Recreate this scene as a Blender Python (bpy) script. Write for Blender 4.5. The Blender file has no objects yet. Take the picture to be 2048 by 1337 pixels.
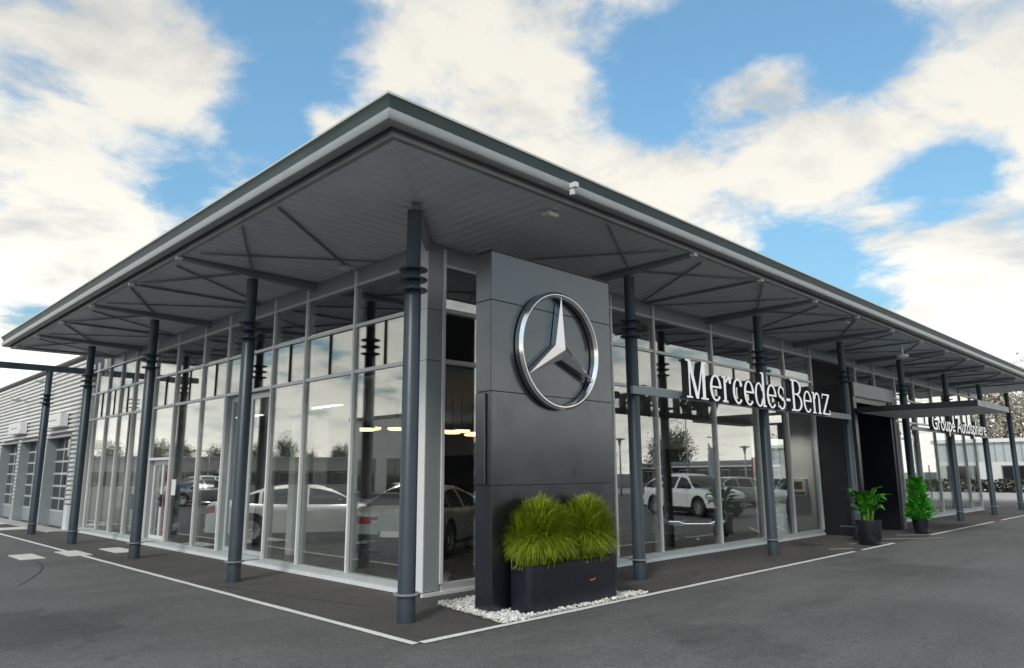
import bpy, bmesh, math, random
from mathutils import Vector, Matrix, noise as mnoise
random.seed(7)
R = math.radians
S = bpy.context.scene
COL = S.collection

# ------------------------------------------------------------------ camera
CAM_F, CAM_YAW, CAM_PITCH, CAM_ROLL = 25.36, 0.788063, 0.189222, -0.0054657
CAM_P = Vector((-4.844, -6.312, 1.75))
_F = Vector((math.cos(CAM_PITCH) * math.cos(CAM_YAW), math.cos(CAM_PITCH) * math.sin(CAM_YAW), math.sin(CAM_PITCH)))
_R = Vector((math.sin(CAM_YAW), -math.cos(CAM_YAW), 0))
_U = _R.cross(_F)
_R2 = _R * math.cos(CAM_ROLL) + _U * math.sin(CAM_ROLL)
_U2 = -_R * math.sin(CAM_ROLL) + _U * math.cos(CAM_ROLL)
cd = bpy.data.cameras.new('camera'); cam = bpy.data.objects.new('camera', cd); COL.objects.link(cam)
m = Matrix.Identity(4)
for i in range(3):
    m[i][0], m[i][1], m[i][2], m[i][3] = _R2[i], _U2[i], -_F[i], CAM_P[i]
cam.matrix_world = m
cd.lens = CAM_F; cd.sensor_width = 36; cd.sensor_fit = 'HORIZONTAL'; cd.clip_start = 0.05; cd.clip_end = 2000
S.camera = cam
def pixdir(px, py):
    f = CAM_F * 2048 / 36
    return ((px - 1024) / f * _R2 - (py - 668.5) / f * _U2 + _F).normalized()

# ------------------------------------------------------------------ sky, sun, exposure
SUN_EL, SUN_AZ = R(42), R(205)          # direction towards the sun, azimuth from +X counter-clockwise
W = bpy.data.worlds.new('World'); S.world = W; W.use_nodes = True
nt = W.node_tree; nt.nodes.clear()
def N(tree, typ, **kw):
    n = tree.nodes.new(typ)
    for k, v in kw.items():
        if k == 'inp':
            for a, b in v.items(): n.inputs[a].default_value = b
        else: setattr(n, k, v)
    return n
def L(tree, a, b): tree.links.new(a, b)
def mth(tree, op, a, b=None, c=None, clamp=False):
    n = tree.nodes.new('ShaderNodeMath'); n.operation = op; n.use_clamp = clamp
    for i, v in enumerate((a, b, c)):
        if v is None: continue
        if isinstance(v, (int, float)): n.inputs[i].default_value = v
        else: tree.links.new(v, n.inputs[i])
    return n.outputs[0]
sky = N(nt, 'ShaderNodeTexSky', sky_type='NISHITA', sun_disc=False, sun_elevation=SUN_EL, sun_rotation=math.pi / 2 - SUN_AZ,
        altitude=100, air_density=1.0, dust_density=0.6, ozone_density=1.6)
tc = N(nt, 'ShaderNodeTexCoord')
sep = N(nt, 'ShaderNodeSeparateXYZ'); L(nt, tc.outputs['Generated'], sep.inputs[0])
zz = mth(nt, 'ADD', mth(nt, 'MAXIMUM', sep.outputs[2], 0.0), 0.22)
cmb = N(nt, 'ShaderNodeCombineXYZ')
L(nt, mth(nt, 'DIVIDE', sep.outputs[0], zz), cmb.inputs[0]); L(nt, mth(nt, 'DIVIDE', sep.outputs[1], zz), cmb.inputs[1])
def sky_noise(scale, detail, rough, off, dist=0.0):
    mp = N(nt, 'ShaderNodeMapping'); mp.inputs['Location'].default_value = off
    L(nt, cmb.outputs[0], mp.inputs[0])
    t = N(nt, 'ShaderNodeTexNoise', inp={'Scale': scale, 'Detail': detail, 'Roughness': rough, 'Distortion': dist})
    L(nt, mp.outputs[0], t.inputs['Vector']); return t.outputs[0]
n1 = sky_noise(2.1, 10, 0.58, (3.1, 1.7, 0), 0.25)
n2 = sky_noise(2.1, 10, 0.58, (3.1 + 0.10, 1.7 + 0.06, 0), 0.25)
n3 = sky_noise(0.9, 4, 0.5, (7.1, 4.7, 0))
n4 = sky_noise(6.0, 6, 0.6, (1.3, 9.2, 0), 0.3)
def blob(px, py, k):       # soft cap round one direction, 1 at its middle
    d = pixdir(px, py)
    v = N(nt, 'ShaderNodeVectorMath', operation='DOT_PRODUCT'); v.inputs[1].default_value = d
    nrm = N(nt, 'ShaderNodeVectorMath', operation='NORMALIZE'); L(nt, tc.outputs['Generated'], nrm.inputs[0])
    L(nt, nrm.outputs[0], v.inputs[0])
    e = mth(nt, 'MULTIPLY', mth(nt, 'SUBTRACT', v.outputs['Value'], 1.0), k)
    return mth(nt, 'EXPONENT', e)
cov = mth(nt, 'ADD', mth(nt, 'MULTIPLY', mth(nt, 'SUBTRACT', n1, 0.5), 1.7), 0.575)
cov = mth(nt, 'ADD', cov, mth(nt, 'MULTIPLY', mth(nt, 'SUBTRACT', n4, 0.5), 1.15))
hz = mth(nt, 'POWER', mth(nt, 'SUBTRACT', 1.0, mth(nt, 'MAXIMUM', sep.outputs[2], 0.0)), 6.0)
cov = mth(nt, 'ADD', cov, mth(nt, 'MULTIPLY', hz, 0.45))
HOLES = [(560, 50, 300, .28), (610, 150, 420, .30), (500, 215, 420, .26), (400, 300, 600, .30), (540, 280, 700, .22), (30, 165, 1100, .26), (130, 200, 900, .30), (220, 275, 800, .32), (310, 360, 800, .28), (400, 400, 800, .2),
         (1235, 160, 420, .28), (1290, 250, 500, .26), (1400, 60, 300, .30), (1400, 235, 700, .26), (1520, 250, 1100, .2), (1530, 40, 420, .2), (1720, 70, 260, .34), (1690, 130, 500, .2), (1130, 270, 1200, .16),
         (1560, 470, 620, .26), (1650, 540, 420, .34), (1740, 590, 600, .26), (1460, 450, 1500, .14), (1890, 340, 600, .34), (1960, 310, 1000, .24), (1830, 400, 900, .2), (1560, 590, 700, .2)]
for px, py, k, a in HOLES: cov = mth(nt, 'SUBTRACT', cov, mth(nt, 'MULTIPLY', blob(px, py, k), a))
for px, py, k, a in [(180, 60, 160, .22), (400, 120, 420, .20), (280, 200, 600, .24), (60, 450, 150, .26), (120, 270, 2500, .12), (250, 470, 500, .14), (950, 60, 160, .24), (1090, 190, 300, .22), (860, 190, 400, .10), (1230, 350, 320, .26), (1340, 340, 700, .18), (1550, 165, 620, .40), (1430, 200, 1200, .26), (1640, 340, 260, .22), (1600, 280, 400, .18), (1960, 150, 160, .26), (1830, 230, 400, .18), (1960, 480, 260, .26), (640, 245, 2500, .28), (520, 315, 3000, .24), (450, 320, 3000, .2), (440, 385, 3000, .16), (1900, 640, 300, .24)]:
    cov = mth(nt, 'ADD', cov, mth(nt, 'MULTIPLY', blob(px, py, k), a))
mr = N(nt, 'ShaderNodeMapRange', interpolation_type='SMOOTHSTEP', inp={'From Min': 0.30, 'From Max': 0.80}); L(nt, cov, mr.inputs[0])
shade = mth(nt, 'ADD', mth(nt, 'MULTIPLY', mth(nt, 'SUBTRACT', n1, n2), 3.6), 0.60)
shade = mth(nt, 'ADD', shade, mth(nt, 'MULTIPLY', mth(nt, 'SUBTRACT', n3, 0.5), -1.1), clamp=True)
cr = N(nt, 'ShaderNodeValToRGB')
cr.color_ramp.elements[0].position = 0.0; cr.color_ramp.elements[0].color = (0.66, 0.67, 0.66, 1)
cr.color_ramp.elements[1].position = 0.75; cr.color_ramp.elements[1].color = (1.0, 0.965, 0.875, 1)
L(nt, shade, cr.inputs[0])
cs = N(nt, 'ShaderNodeVectorMath', operation='SCALE'); L(nt, cr.outputs[0], cs.inputs[0])
L(nt, mth(nt, 'ADD', mth(nt, 'MULTIPLY', hz, 9.0), 7.2), cs.inputs['Scale'])      # the cloud layer thickens and brightens towards the horizon
blue = N(nt, 'ShaderNodeVectorMath', operation='MULTIPLY'); blue.inputs[1].default_value = (1.62, 2.10, 1.95); L(nt, sky.outputs[0], blue.inputs[0])
bl2 = N(nt, 'ShaderNodeVectorMath', operation='SCALE'); L(nt, blue.outputs[0], bl2.inputs[0]); L(nt, mth(nt, 'SUBTRACT', 1.0, mth(nt, 'MULTIPLY', mth(nt, 'SQRT', hz), 0.85)), bl2.inputs['Scale'])
mx = N(nt, 'ShaderNodeMix', data_type='RGBA'); L(nt, mr.outputs[0], mx.inputs['Factor'])
L(nt, bl2.outputs[0], mx.inputs['A']); L(nt, cs.outputs[0], mx.inputs['B'])
bg = N(nt, 'ShaderNodeBackground'); bg.inputs[1].default_value = 0.10; L(nt, mx.outputs['Result'], bg.inputs[0])
wo = N(nt, 'ShaderNodeOutputWorld'); L(nt, bg.outputs[0], wo.inputs[0])
sl = bpy.data.lights.new('sun', 'SUN'); sl.energy = 1.5; sl.angle = R(12); sl.color = (1.0, 0.95, 0.87)
so = bpy.data.objects.new('sun', sl); COL.objects.link(so)
sd = Vector((math.cos(SUN_EL) * math.cos(SUN_AZ), math.cos(SUN_EL) * math.sin(SUN_AZ), math.sin(SUN_EL)))
so.rotation_euler = sd.to_track_quat('Z', 'Y').to_euler(); so.location = (-10, -10, 30)
vs = S.view_settings; vs.view_transform = 'Standard'; vs.look = 'None'; vs.gamma = 1; vs.use_curve_mapping = False; vs.exposure = 0.33
S.cycles.transparent_max_bounces = 24; S.cycles.max_bounces = 10; S.cycles.glossy_bounces = 5; S.cycles.diffuse_bounces = 4
S.cycles.use_denoising = True; S.cycles.caustics_reflective = False; S.cycles.caustics_refractive = False

# ------------------------------------------------------------------ materials
MATS = {}
def mat(name, col, rough=0.5, metal=0.0, var=0.0, vscale=4.0, bump=0.0, bscale=40.0, spec=0.5, coat=0.0, emit=None, estr=0.0, island=0.0, hue2=None, detail=6):
    if name in MATS: return MATS[name]
    M = bpy.data.materials.new(name); M.use_nodes = True; t = M.node_tree
    b = t.nodes['Principled BSDF']
    b.inputs['Base Color'].default_value = (*col, 1); b.inputs['Roughness'].default_value = rough; b.inputs['Metallic'].default_value = metal
    b.inputs['Specular IOR Level'].default_value = spec; b.inputs['Coat Weight'].default_value = coat; b.inputs['Coat Roughness'].default_value = 0.04
    if emit: b.inputs['Emission Color'].default_value = (*emit, 1); b.inputs['Emission Strength'].default_value = estr
    co = N(t, 'ShaderNodeTexCoord')
    if var or island:
        fac = None
        if var:
            nz = N(t, 'ShaderNodeTexNoise', inp={'Scale': vscale, 'Detail': detail, 'Roughness': 0.6}); L(t, co.outputs['Object'], nz.inputs['Vector'])
            fac = nz.outputs[0]
        if island:
            g = N(t, 'ShaderNodeNewGeometry'); fac = g.outputs['Random Per Island']
        mr_ = N(t, 'ShaderNodeMapRange', inp={'From Min': 0.25 if var else 0, 'From Max': 0.75 if var else 1}); L(t, fac, mr_.inputs[0])
        a = max(var, island)
        c1 = tuple(max(0, c * (1 - a)) for c in col); c2 = hue2 or tuple(c * (1 + a) for c in col)
        mix = N(t, 'ShaderNodeMix', data_type='RGBA'); mix.inputs['A'].default_value = (*c1, 1); mix.inputs['B'].default_value = (*c2, 1)
        L(t, mr_.outputs[0], mix.inputs['Factor']); L(t, mix.outputs['Result'], b.inputs['Base Color'])
        if var:
            r2 = N(t, 'ShaderNodeMapRange', inp={'From Min': 0.3, 'From Max': 0.7, 'To Min': max(0.02, rough - 0.06), 'To Max': min(1, rough + 0.06)})
            L(t, fac, r2.inputs[0]); L(t, r2.outputs[0], b.inputs['Roughness'])
    if bump:
        nb = N(t, 'ShaderNodeTexNoise', inp={'Scale': bscale, 'Detail': 4}); L(t, co.outputs['Object'], nb.inputs['Vector'])
        bp = N(t, 'ShaderNodeBump', inp={'Strength': bump, 'Distance': 0.01}); L(t, nb.outputs[0], bp.inputs['Height']); L(t, bp.outputs[0], b.inputs['Normal'])
    MATS[name] = M; return M

def asphalt(name, base, stain=None):
    M = bpy.data.materials.new(name); M.use_nodes = True; t = M.node_tree; b = t.nodes['Principled BSDF']
    co = N(t, 'ShaderNodeTexCoord'); P = co.outputs['Object']
    def nz(scale, det, rough=0.6, dist=0.0, mp=None):
        n = N(t, 'ShaderNodeTexNoise', inp={'Scale': scale, 'Detail': det, 'Roughness': rough, 'Distortion': dist})
        if mp:
            q = N(t, 'ShaderNodeMapping'); q.inputs['Scale'].default_value = mp; q.inputs['Rotation'].default_value = (0, 0, 0.5); L(t, P, q.inputs[0]); L(t, q.outputs[0], n.inputs['Vector'])
        else: L(t, P, n.inputs['Vector'])
        return n.outputs[0]
    big = nz(0.22, 5, 0.62, 0.6); mid = nz(0.9, 6, 0.65, 0.4, (0.5, 1.6, 1)); fine = nz(140, 3, 0.7); fine2 = nz(30, 4, 0.7)
    def rng(x, a, c, lo, hi):
        r_ = N(t, 'ShaderNodeMapRange', interpolation_type='SMOOTHSTEP', inp={'From Min': a, 'From Max': c, 'To Min': lo, 'To Max': hi}); L(t, x, r_.inputs[0]); return r_.outputs[0]
    f = mth(t, 'MULTIPLY', rng(big, 0.34, 0.66, 0.87, 1.10), rng(mid, 0.3, 0.7, 0.88, 1.10))
    f = mth(t, 'MULTIPLY', f, rng(fine, 0.35, 0.65, 0.45, 1.7)); f = mth(t, 'MULTIPLY', f, rng(fine2, 0.3, 0.7, 0.70, 1.32)); f = mth(t, 'MULTIPLY', f, rng(nz(9, 5, 0.7), 0.3, 0.7, 0.88, 1.12))
    sp = nz(1.9, 3, 0.5, 0.3); f = mth(t, 'MULTIPLY', f, rng(sp, 0.66, 0.72, 1.0, 0.78)); sp2 = nz(5.5, 2, 0.4); f = mth(t, 'MULTIPLY', f, rng(sp2, 0.70, 0.74, 1.0, 0.72))
    if stain:
        for (sx, sy, sr, amt) in stain:
            v = N(t, 'ShaderNodeVectorMath', operation='DISTANCE'); v.inputs[1].default_value = (sx, sy, 0)
            w_ = N(t, 'ShaderNodeTexNoise', inp={'Scale': 1.3, 'Detail': 6, 'Roughness': 0.65}); L(t, P, w_.inputs['Vector'])
            L(t, P, v.inputs[0])
            d = mth(t, 'ADD', v.outputs['Value'], mth(t, 'MULTIPLY', mth(t, 'SUBTRACT', w_.outputs[0], 0.5), sr * 2.4))
            f = mth(t, 'MULTIPLY', f, rng(d, sr * 0.55, sr * 1.15, amt, 1.0))
    sc = N(t, 'ShaderNodeVectorMath', operation='SCALE'); sc.inputs[0].default_value = base; L(t, f, sc.inputs['Scale'])
    L(t, sc.outputs[0], b.inputs['Base Color'])
    L(t, rng(mid, 0.3, 0.7, 0.62, 0.85), b.inputs['Roughness']); b.inputs['Specular IOR Level'].default_value = 0.35
    bp = N(t, 'ShaderNodeBump', inp={'Strength': 0.6, 'Distance': 0.008}); L(t, fine, bp.inputs['Height']); L(t, bp.outputs[0], b.inputs['Normal'])
    MATS[name] = M; return M

def glass_mat(name, tint, base, ior):
    M = bpy.data.materials.new(name); M.use_nodes = True; t = M.node_tree; t.nodes.clear()
    o = N(t, 'ShaderNodeOutputMaterial'); mixn = N(t, 'ShaderNodeMixShader'); tr = N(t, 'ShaderNodeBsdfTransparent'); gl = N(t, 'ShaderNodeBsdfGlossy')
    tr.inputs[0].default_value = (*tint, 1); gl.inputs['Roughness'].default_value = 0.0; gl.inputs[0].default_value = (0.97, 0.985, 0.97, 1)
    lw = N(t, 'ShaderNodeLayerWeight')
    fac = mth(t, 'ADD', mth(t, 'MULTIPLY', mth(t, 'POWER', lw.outputs['Facing'], 4.0), ior), base, clamp=True)
    L(t, fac, mixn.inputs[0]); L(t, tr.outputs[0], mixn.inputs[1]); L(t, gl.outputs[0], mixn.inputs[2]); L(t, mixn.outputs[0], o.inputs[0])
    MATS[name] = M; return M

M_GLASS = glass_mat('facade_glass', (0.94, 0.965, 0.955), 0.19, 0.7)
M_COLUMN = mat('column_paint', (0.030, 0.046, 0.062), 0.40, var=0.18, vscale=3, bump=0.05, bscale=60)
M_ALU = mat('light_aluminium', (0.56, 0.59, 0.60), 0.38, 0.25, var=0.06, vscale=5)
M_ALUW = mat('white_aluminium', (0.74, 0.76, 0.77), 0.4, var=0.05, vscale=5)
M_ALUG = mat('grey_panel', (0.33, 0.36, 0.38), 0.4, 0.1, var=0.06, vscale=3)
M_DARKALU = mat('dark_gasket', (0.03, 0.033, 0.036), 0.5)
M_SOFFIT = mat('soffit_sheet', (0.72, 0.76, 0.81), 0.40, var=0.10, vscale=0.7)
M_BEAM = mat('steel_beam', (0.24, 0.26, 0.29), 0.45, var=0.10, vscale=3)
M_FASCIA = mat('fascia_metal', (0.10, 0.135, 0.14), 0.36, 0.1, var=0.12, vscale=1.2)
M_LIP = mat('gutter_metal', (0.33, 0.35, 0.355), 0.36, 0.2, var=0.14, vscale=2)
M_CAP = mat('roof_cap', (0.60, 0.63, 0.58), 0.35, 0.3, var=0.1, vscale=2)
M_PYLON = mat('pylon_panel', (0.005, 0.006, 0.010), 0.24, var=0.10, vscale=2.0, spec=0.5, coat=0.0)
M_PYLON.node_tree.nodes['Principled BSDF'].inputs['IOR'].default_value = 2.15; M_PYLON.node_tree.nodes['Principled BSDF'].inputs['Specular Tint'].default_value = (0.84, 0.92, 1.0, 1)
M_TROUGH = mat('trough_paint', (0.010, 0.012, 0.020), 0.42, var=0.10, vscale=6, bump=0.04, bscale=90)
M_CHROME = mat('chrome', (0.78, 0.79, 0.80), 0.16, 1.0, var=0.03, vscale=8)
M_PORTAL = mat('portal_panel', (0.009, 0.011, 0.018), 0.36, var=0.12, vscale=1.5)
M_PORTAL2 = mat('portal_trim', (0.15, 0.16, 0.18), 0.42, var=0.1, vscale=2)
M_WHITE = mat('white_paint', (0.80, 0.80, 0.79), 0.5, var=0.03, vscale=3)
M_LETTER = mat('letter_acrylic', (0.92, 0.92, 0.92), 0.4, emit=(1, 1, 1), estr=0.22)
M_LETTERSIDE = mat('letter_side', (0.055, 0.055, 0.06), 0.4)
M_LINE = mat('line_paint', (0.78, 0.77, 0.74), 0.6, var=0.14, vscale=14, bump=0.2, bscale=120)
t_ = M_LINE.node_tree; b_ = t_.nodes['Principled BSDF']; src = b_.inputs['Base Color'].links[0].from_socket
w1 = N(t_, 'ShaderNodeTexNoise', inp={'Scale': 26.0, 'Detail': 8.0, 'Roughness': 0.75}); w2 = N(t_, 'ShaderNodeTexCoord'); L(t_, w2.outputs['Object'], w1.inputs['Vector'])
w3 = N(t_, 'ShaderNodeMapRange', inp={'From Min': 0.57, 'From Max': 0.66}); L(t_, w1.outputs[0], w3.inputs[0])
w4 = N(t_, 'ShaderNodeMix', data_type='RGBA'); w4.inputs['B'].default_value = (0.16, 0.155, 0.15, 1); L(t_, src, w4.inputs['A']); L(t_, w3.outputs[0], w4.inputs['Factor']); L(t_, w4.outputs['Result'], b_.inputs['Base Color'])
M_CONC = mat('concrete', (0.40, 0.39, 0.37), 0.8, var=0.16, vscale=5, bump=0.25, bscale=60)
M_CONCP = mat('pale_cover', (0.66, 0.65, 0.61), 0.75, var=0.16, vscale=7, bump=0.15, bscale=80)
M_CLAD = mat('metal_cladding', (0.74, 0.73, 0.71), 0.36, 0.0, var=0.10, vscale=1.5)
M_CLADD = mat('cladding_gap', (0.14, 0.14, 0.15), 0.5, var=0.1)
M_DARKGLASS = mat('dark_glazing', (0.02, 0.022, 0.026), 0.06, spec=0.8)
M_RUBBER = mat('tyre_rubber', (0.014, 0.014, 0.015), 0.75, var=0.1)
M_BLACK = mat('black_plastic', (0.012, 0.012, 0.013), 0.45, var=0.1)
M_RIM = mat('alloy_rim', (0.62, 0.63, 0.65), 0.25, 0.9, var=0.03)
M_RED = mat('red_lens', (0.30, 0.01, 0.015), 0.15, spec=0.7)
M_LAMP = mat('headlamp_lens', (0.35, 0.37, 0.40), 0.08, spec=0.9)
M_REDCLOTH = mat('red_banner', (0.55, 0.025, 0.03), 0.7, var=0.08)
M_FLAG = mat('flag_cloth', (0.55, 0.62, 0.75), 0.8, var=0.1)
M_FLOOR = mat('tile_floor', (0.045, 0.044, 0.043), 0.25, var=0.12, vscale=1.5)
M_PLASTER = mat('plaster', (0.72, 0.71, 0.68), 0.7, var=0.04)
M_NAVY = mat('navy_panel', (0.016, 0.019, 0.030), 0.45, var=0.1)
M_CEIL = mat('ceiling_board', (0.50, 0.50, 0.49), 0.8, var=0.05)
M_GLOW = mat('lamp_glow', (0.9, 0.7, 0.45), 0.5, emit=(1.0, 0.58, 0.26), estr=3.4)
M_TUBE = mat('tube_light', (0.9, 0.9, 0.88), 0.5, emit=(1.0, 0.97, 0.9), estr=1.6)
M_LED = mat('led_strip', (0.9, 0.9, 0.9), 0.4, emit=(0.95, 0.97, 1.0), estr=1.0)
M_GREEN = mat('green_label', (0.02, 0.22, 0.10), 0.5)
M_BROWNBOX = mat('cabinet_window', (0.16, 0.10, 0.05), 0.3)
M_ORANGE = mat('orange_badge', (0.75, 0.20, 0.04), 0.4, 0.4)
M_PEBBLE = mat('white_pebble', (0.66, 0.65, 0.61), 0.8, island=0.38, hue2=(0.82, 0.81, 0.78))
M_SOIL = mat('potting_soil', (0.03, 0.022, 0.016), 0.95, var=0.3, vscale=30)
M_POT = mat('black_pot', (0.014, 0.015, 0.022), 0.30, var=0.1, vscale=5)
M_BARK = mat('bark', (0.09, 0.07, 0.05), 0.9, var=0.3, vscale=12, bump=0.5, bscale=30)
M_GRASS = mat('grass_blade', (0.13, 0.22, 0.012), 0.45, island=0.7, hue2=(0.42, 0.55, 0.025))
M_LEAFB = mat('broad_leaf', (0.02, 0.15, 0.016), 0.25, island=0.5, hue2=(0.08, 0.36, 0.02))
M_LEAFC = mat('conifer_leaf', (0.04, 0.36, 0.02), 0.5, island=0.5, hue2=(0.10, 0.62, 0.03))
M_STEM = mat('plant_stem', (0.10, 0.22, 0.03), 0.5)
M_LEAFT = mat('tree_leaf', (0.055, 0.068, 0.028), 0.6, island=0.45)
M_LEAFO = mat('autumn_leaf', (0.42, 0.39, 0.31), 0.6, island=0.25)
M_HEDGE = mat('hedge_leaf', (0.05, 0.06, 0.035), 0.6, island=0.4)
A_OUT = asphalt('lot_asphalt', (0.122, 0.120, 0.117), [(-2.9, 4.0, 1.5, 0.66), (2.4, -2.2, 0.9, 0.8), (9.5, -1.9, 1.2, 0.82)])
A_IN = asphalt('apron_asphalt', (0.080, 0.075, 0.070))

# ------------------------------------------------------------------ helpers
def root_of(o):
    while o.parent: o = o.parent
    return o
def thing(name, label, cat, loc=(0, 0, 0), rz=0.0, group=None):
    o = bpy.data.objects.new(name, None); COL.objects.link(o); o.location = loc; o.rotation_euler = (0, 0, rz); o.empty_display_size = 0.2
    return tag(o, label, cat, group)
def tag(o, label, cat, group=None):
    o['label'] = label; o['category'] = cat
    if group: o['group'] = group
    return o
def struct(o): o['kind'] = 'structure'; return o
def obj(name, me, parent=None, loc=None, rz=0.0):
    o = bpy.data.objects.new(name, me); COL.objects.link(o)
    if loc: o.location = loc
    if rz: o.rotation_euler = (0, 0, rz)
    if parent: o.parent = parent
    return o
def me_from(name, verts, faces, mats, fm=None, smooth=False, sharp=None):
    me = bpy.data.meshes.new(name); me.from_pydata([tuple(v) for v in verts], [], faces)
    for m_ in (mats if isinstance(mats, (list, tuple)) else [mats]): me.materials.append(m_)
    if fm: me.polygons.foreach_set('material_index', fm)
    if smooth:
        me.polygons.foreach_set('use_smooth', [True] * len(me.polygons))
        if sharp: me.set_sharp_from_angle(angle=R(sharp))
    me.update(); return me
def fix_normals(me):
    b = bmesh.new(); b.from_mesh(me); bmesh.ops.recalc_face_normals(b, faces=b.faces); b.to_mesh(me); b.free(); return me
def wm(name, verts, faces, mats, parent=None, fm=None, smooth=False, sharp=None, fix=False):
    """verts in world space; parent is an unrotated thing"""
    if parent is not None:
        o = root_of(parent).location
        verts = [(v[0] - o.x, v[1] - o.y, v[2] - o.z) for v in verts]
    me = me_from(name, verts, faces, mats, fm, smooth, sharp)
    if fix: fix_normals(me)
    return obj(name, me, parent)
BF = [(0, 3, 2, 1), (4, 5, 6, 7), (0, 1, 5, 4), (1, 2, 6, 5), (2, 3, 7, 6), (3, 0, 4, 7)]
def bv(x0, x1, y0, y1, z0, z1):
    return [(x0, y0, z0), (x1, y0, z0), (x1, y1, z0), (x0, y1, z0), (x0, y0, z1), (x1, y0, z1), (x1, y1, z1), (x0, y1, z1)]
def box(name, x0, x1, y0, y1, z0, z1, m_, parent=None, bev=0.0):
    x0, x1 = sorted((x0, x1)); y0, y1 = sorted((y0, y1)); z0, z1 = sorted((z0, z1))
    o = wm(name, bv(x0, x1, y0, y1, z0, z1), BF, m_, parent)
    if bev:
        b = bmesh.new(); b.from_mesh(o.data); bmesh.ops.bevel(b, geom=b.edges[:] , offset=bev, segments=2, affect='EDGES', profile=0.5); b.to_mesh(o.data); b.free()
    return o
class MB:
    def __init__(s): s.v = []; s.f = []; s.m = []
    def add(s, verts, faces, mi=0):
        k = len(s.v); s.v += [tuple(v) for v in verts]; s.f += [tuple(i + k for i in f) for f in faces]; s.m += [mi] * len(faces); return s
    def box(s, *a, mi=0): return s.add(bv(*a), BF, mi)
    def tube(s, pts, rad, seg=8, mi=0, cap=True):
        pts = [Vector(p) for p in pts]; rad = rad if isinstance(rad, (list, tuple)) else [rad] * len(pts)
        vs_ = []; fs = []
        for i, p in enumerate(pts):
            t = (pts[min(i + 1, len(pts) - 1)] - pts[max(i - 1, 0)]).normalized()
            a = Vector((0, 0, 1)) if abs(t.z) < 0.9 else Vector((1, 0, 0))
            u = t.cross(a).normalized(); w = t.cross(u)
            for k in range(seg):
                an = 2 * math.pi * k / seg; vs_.append(p + (u * math.cos(an) + w * math.sin(an)) * rad[i])
        for i in range(len(pts) - 1):
            for k in range(seg):
                a, b_ = i * seg + k, i * seg + (k + 1) % seg
                fs.append((a, b_, b_ + seg, a + seg))
        if cap: fs.append(tuple(range(seg))[::-1]); fs.append(tuple(range((len(pts) - 1) * seg, len(pts) * seg)))
        return s.add(vs_, fs, mi)
    def lathe(s, prof, seg=24, c=(0, 0, 0), mi=0, axis='z'):
        vs_ = []; fs = []
        for r_, z_ in prof:
            for k in range(seg):
                an = 2 * math.pi * k / seg
                x_, y_ = r_ * math.cos(an), r_ * math.sin(an)
                vs_.append((c[0] + x_, c[1] + y_, c[2] + z_) if axis == 'z' else (c[0] + x_, c[1] + z_, c[2] + y_))
        for i in range(len(prof) - 1):
            for k in range(seg):
                a, b_ = i * seg + k, i * seg + (k + 1) % seg
                fs.append((a, b_, b_ + seg, a + seg))
        fs.append(tuple(range(seg))[::-1]); fs.append(tuple(range((len(prof) - 1) * seg, len(prof) * seg)))
        return s.add(vs_, fs, mi)
    def mesh(s, name, mats, smooth=False, sharp=None, fix=True):
        me = me_from(name, s.v, s.f, mats, s.m)
        if fix: fix_normals(me)
        if smooth:
            me.polygons.foreach_set('use_smooth', [True] * len(me.polygons))
            if sharp: me.set_sharp_from_angle(angle=R(sharp))
        return me
    def build(s, name, mats, parent=None, smooth=False, sharp=None, world=True, fix=True):
        if parent is not None and world:
            o = root_of(parent).location; s.v = [(v[0] - o.x, v[1] - o.y, v[2] - o.z) for v in s.v]
        return obj(name, s.mesh(name, mats, smooth, sharp, fix), parent)
def interp(pts, x):
    """smooth monotone-ish interpolation through (x, y) points"""
    if x <= pts[0][0]: return pts[0][1]
    if x >= pts[-1][0]: return pts[-1][1]
    for i in range(len(pts) - 1):
        if x <= pts[i + 1][0]:
            x0, y0 = pts[i]; x1, y1 = pts[i + 1]; h = x1 - x0; d = (y1 - y0) / h
            dl = (y0 - pts[i - 1][1]) / (x0 - pts[i - 1][0]) if i > 0 else d
            dr = (pts[i + 2][1] - y1) / (pts[i + 2][0] - x1) if i + 2 < len(pts) else d
            m0 = 0 if dl * d <= 0 else 2 * dl * d / (dl + d); m1 = 0 if dr * d <= 0 else 2 * dr * d / (dr + d)
            if i == 0: m0 = d
            if i + 2 == len(pts): m1 = d
            t = (x - x0) / h
            return (2 * t**3 - 3 * t**2 + 1) * y0 + (t**3 - 2 * t**2 + t) * h * m0 + (-2 * t**3 + 3 * t**2) * y1 + (t**3 - t**2) * h * m1

# ------------------------------------------------------------------ layout constants (metres; white-line corner is the origin)
GX, GY = 1.90, 2.30                 # glass planes of the left and right facades
CX_, CY_ = 0.65, 1.03               # column lines
LY = [1.03, 5.75, 10.58, 15.30, 19.60]
RX = [5.40, 10.20, 14.92, 19.65, 24.40, 29.15, 33.90]
FX, FY, ROOF = -0.887, -0.537, 5.64
YEND, XEND = 18.4, 35.4
Z1, Z2, Z3, ZS = 3.45, 4.25, 5.0, 5.30

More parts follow.
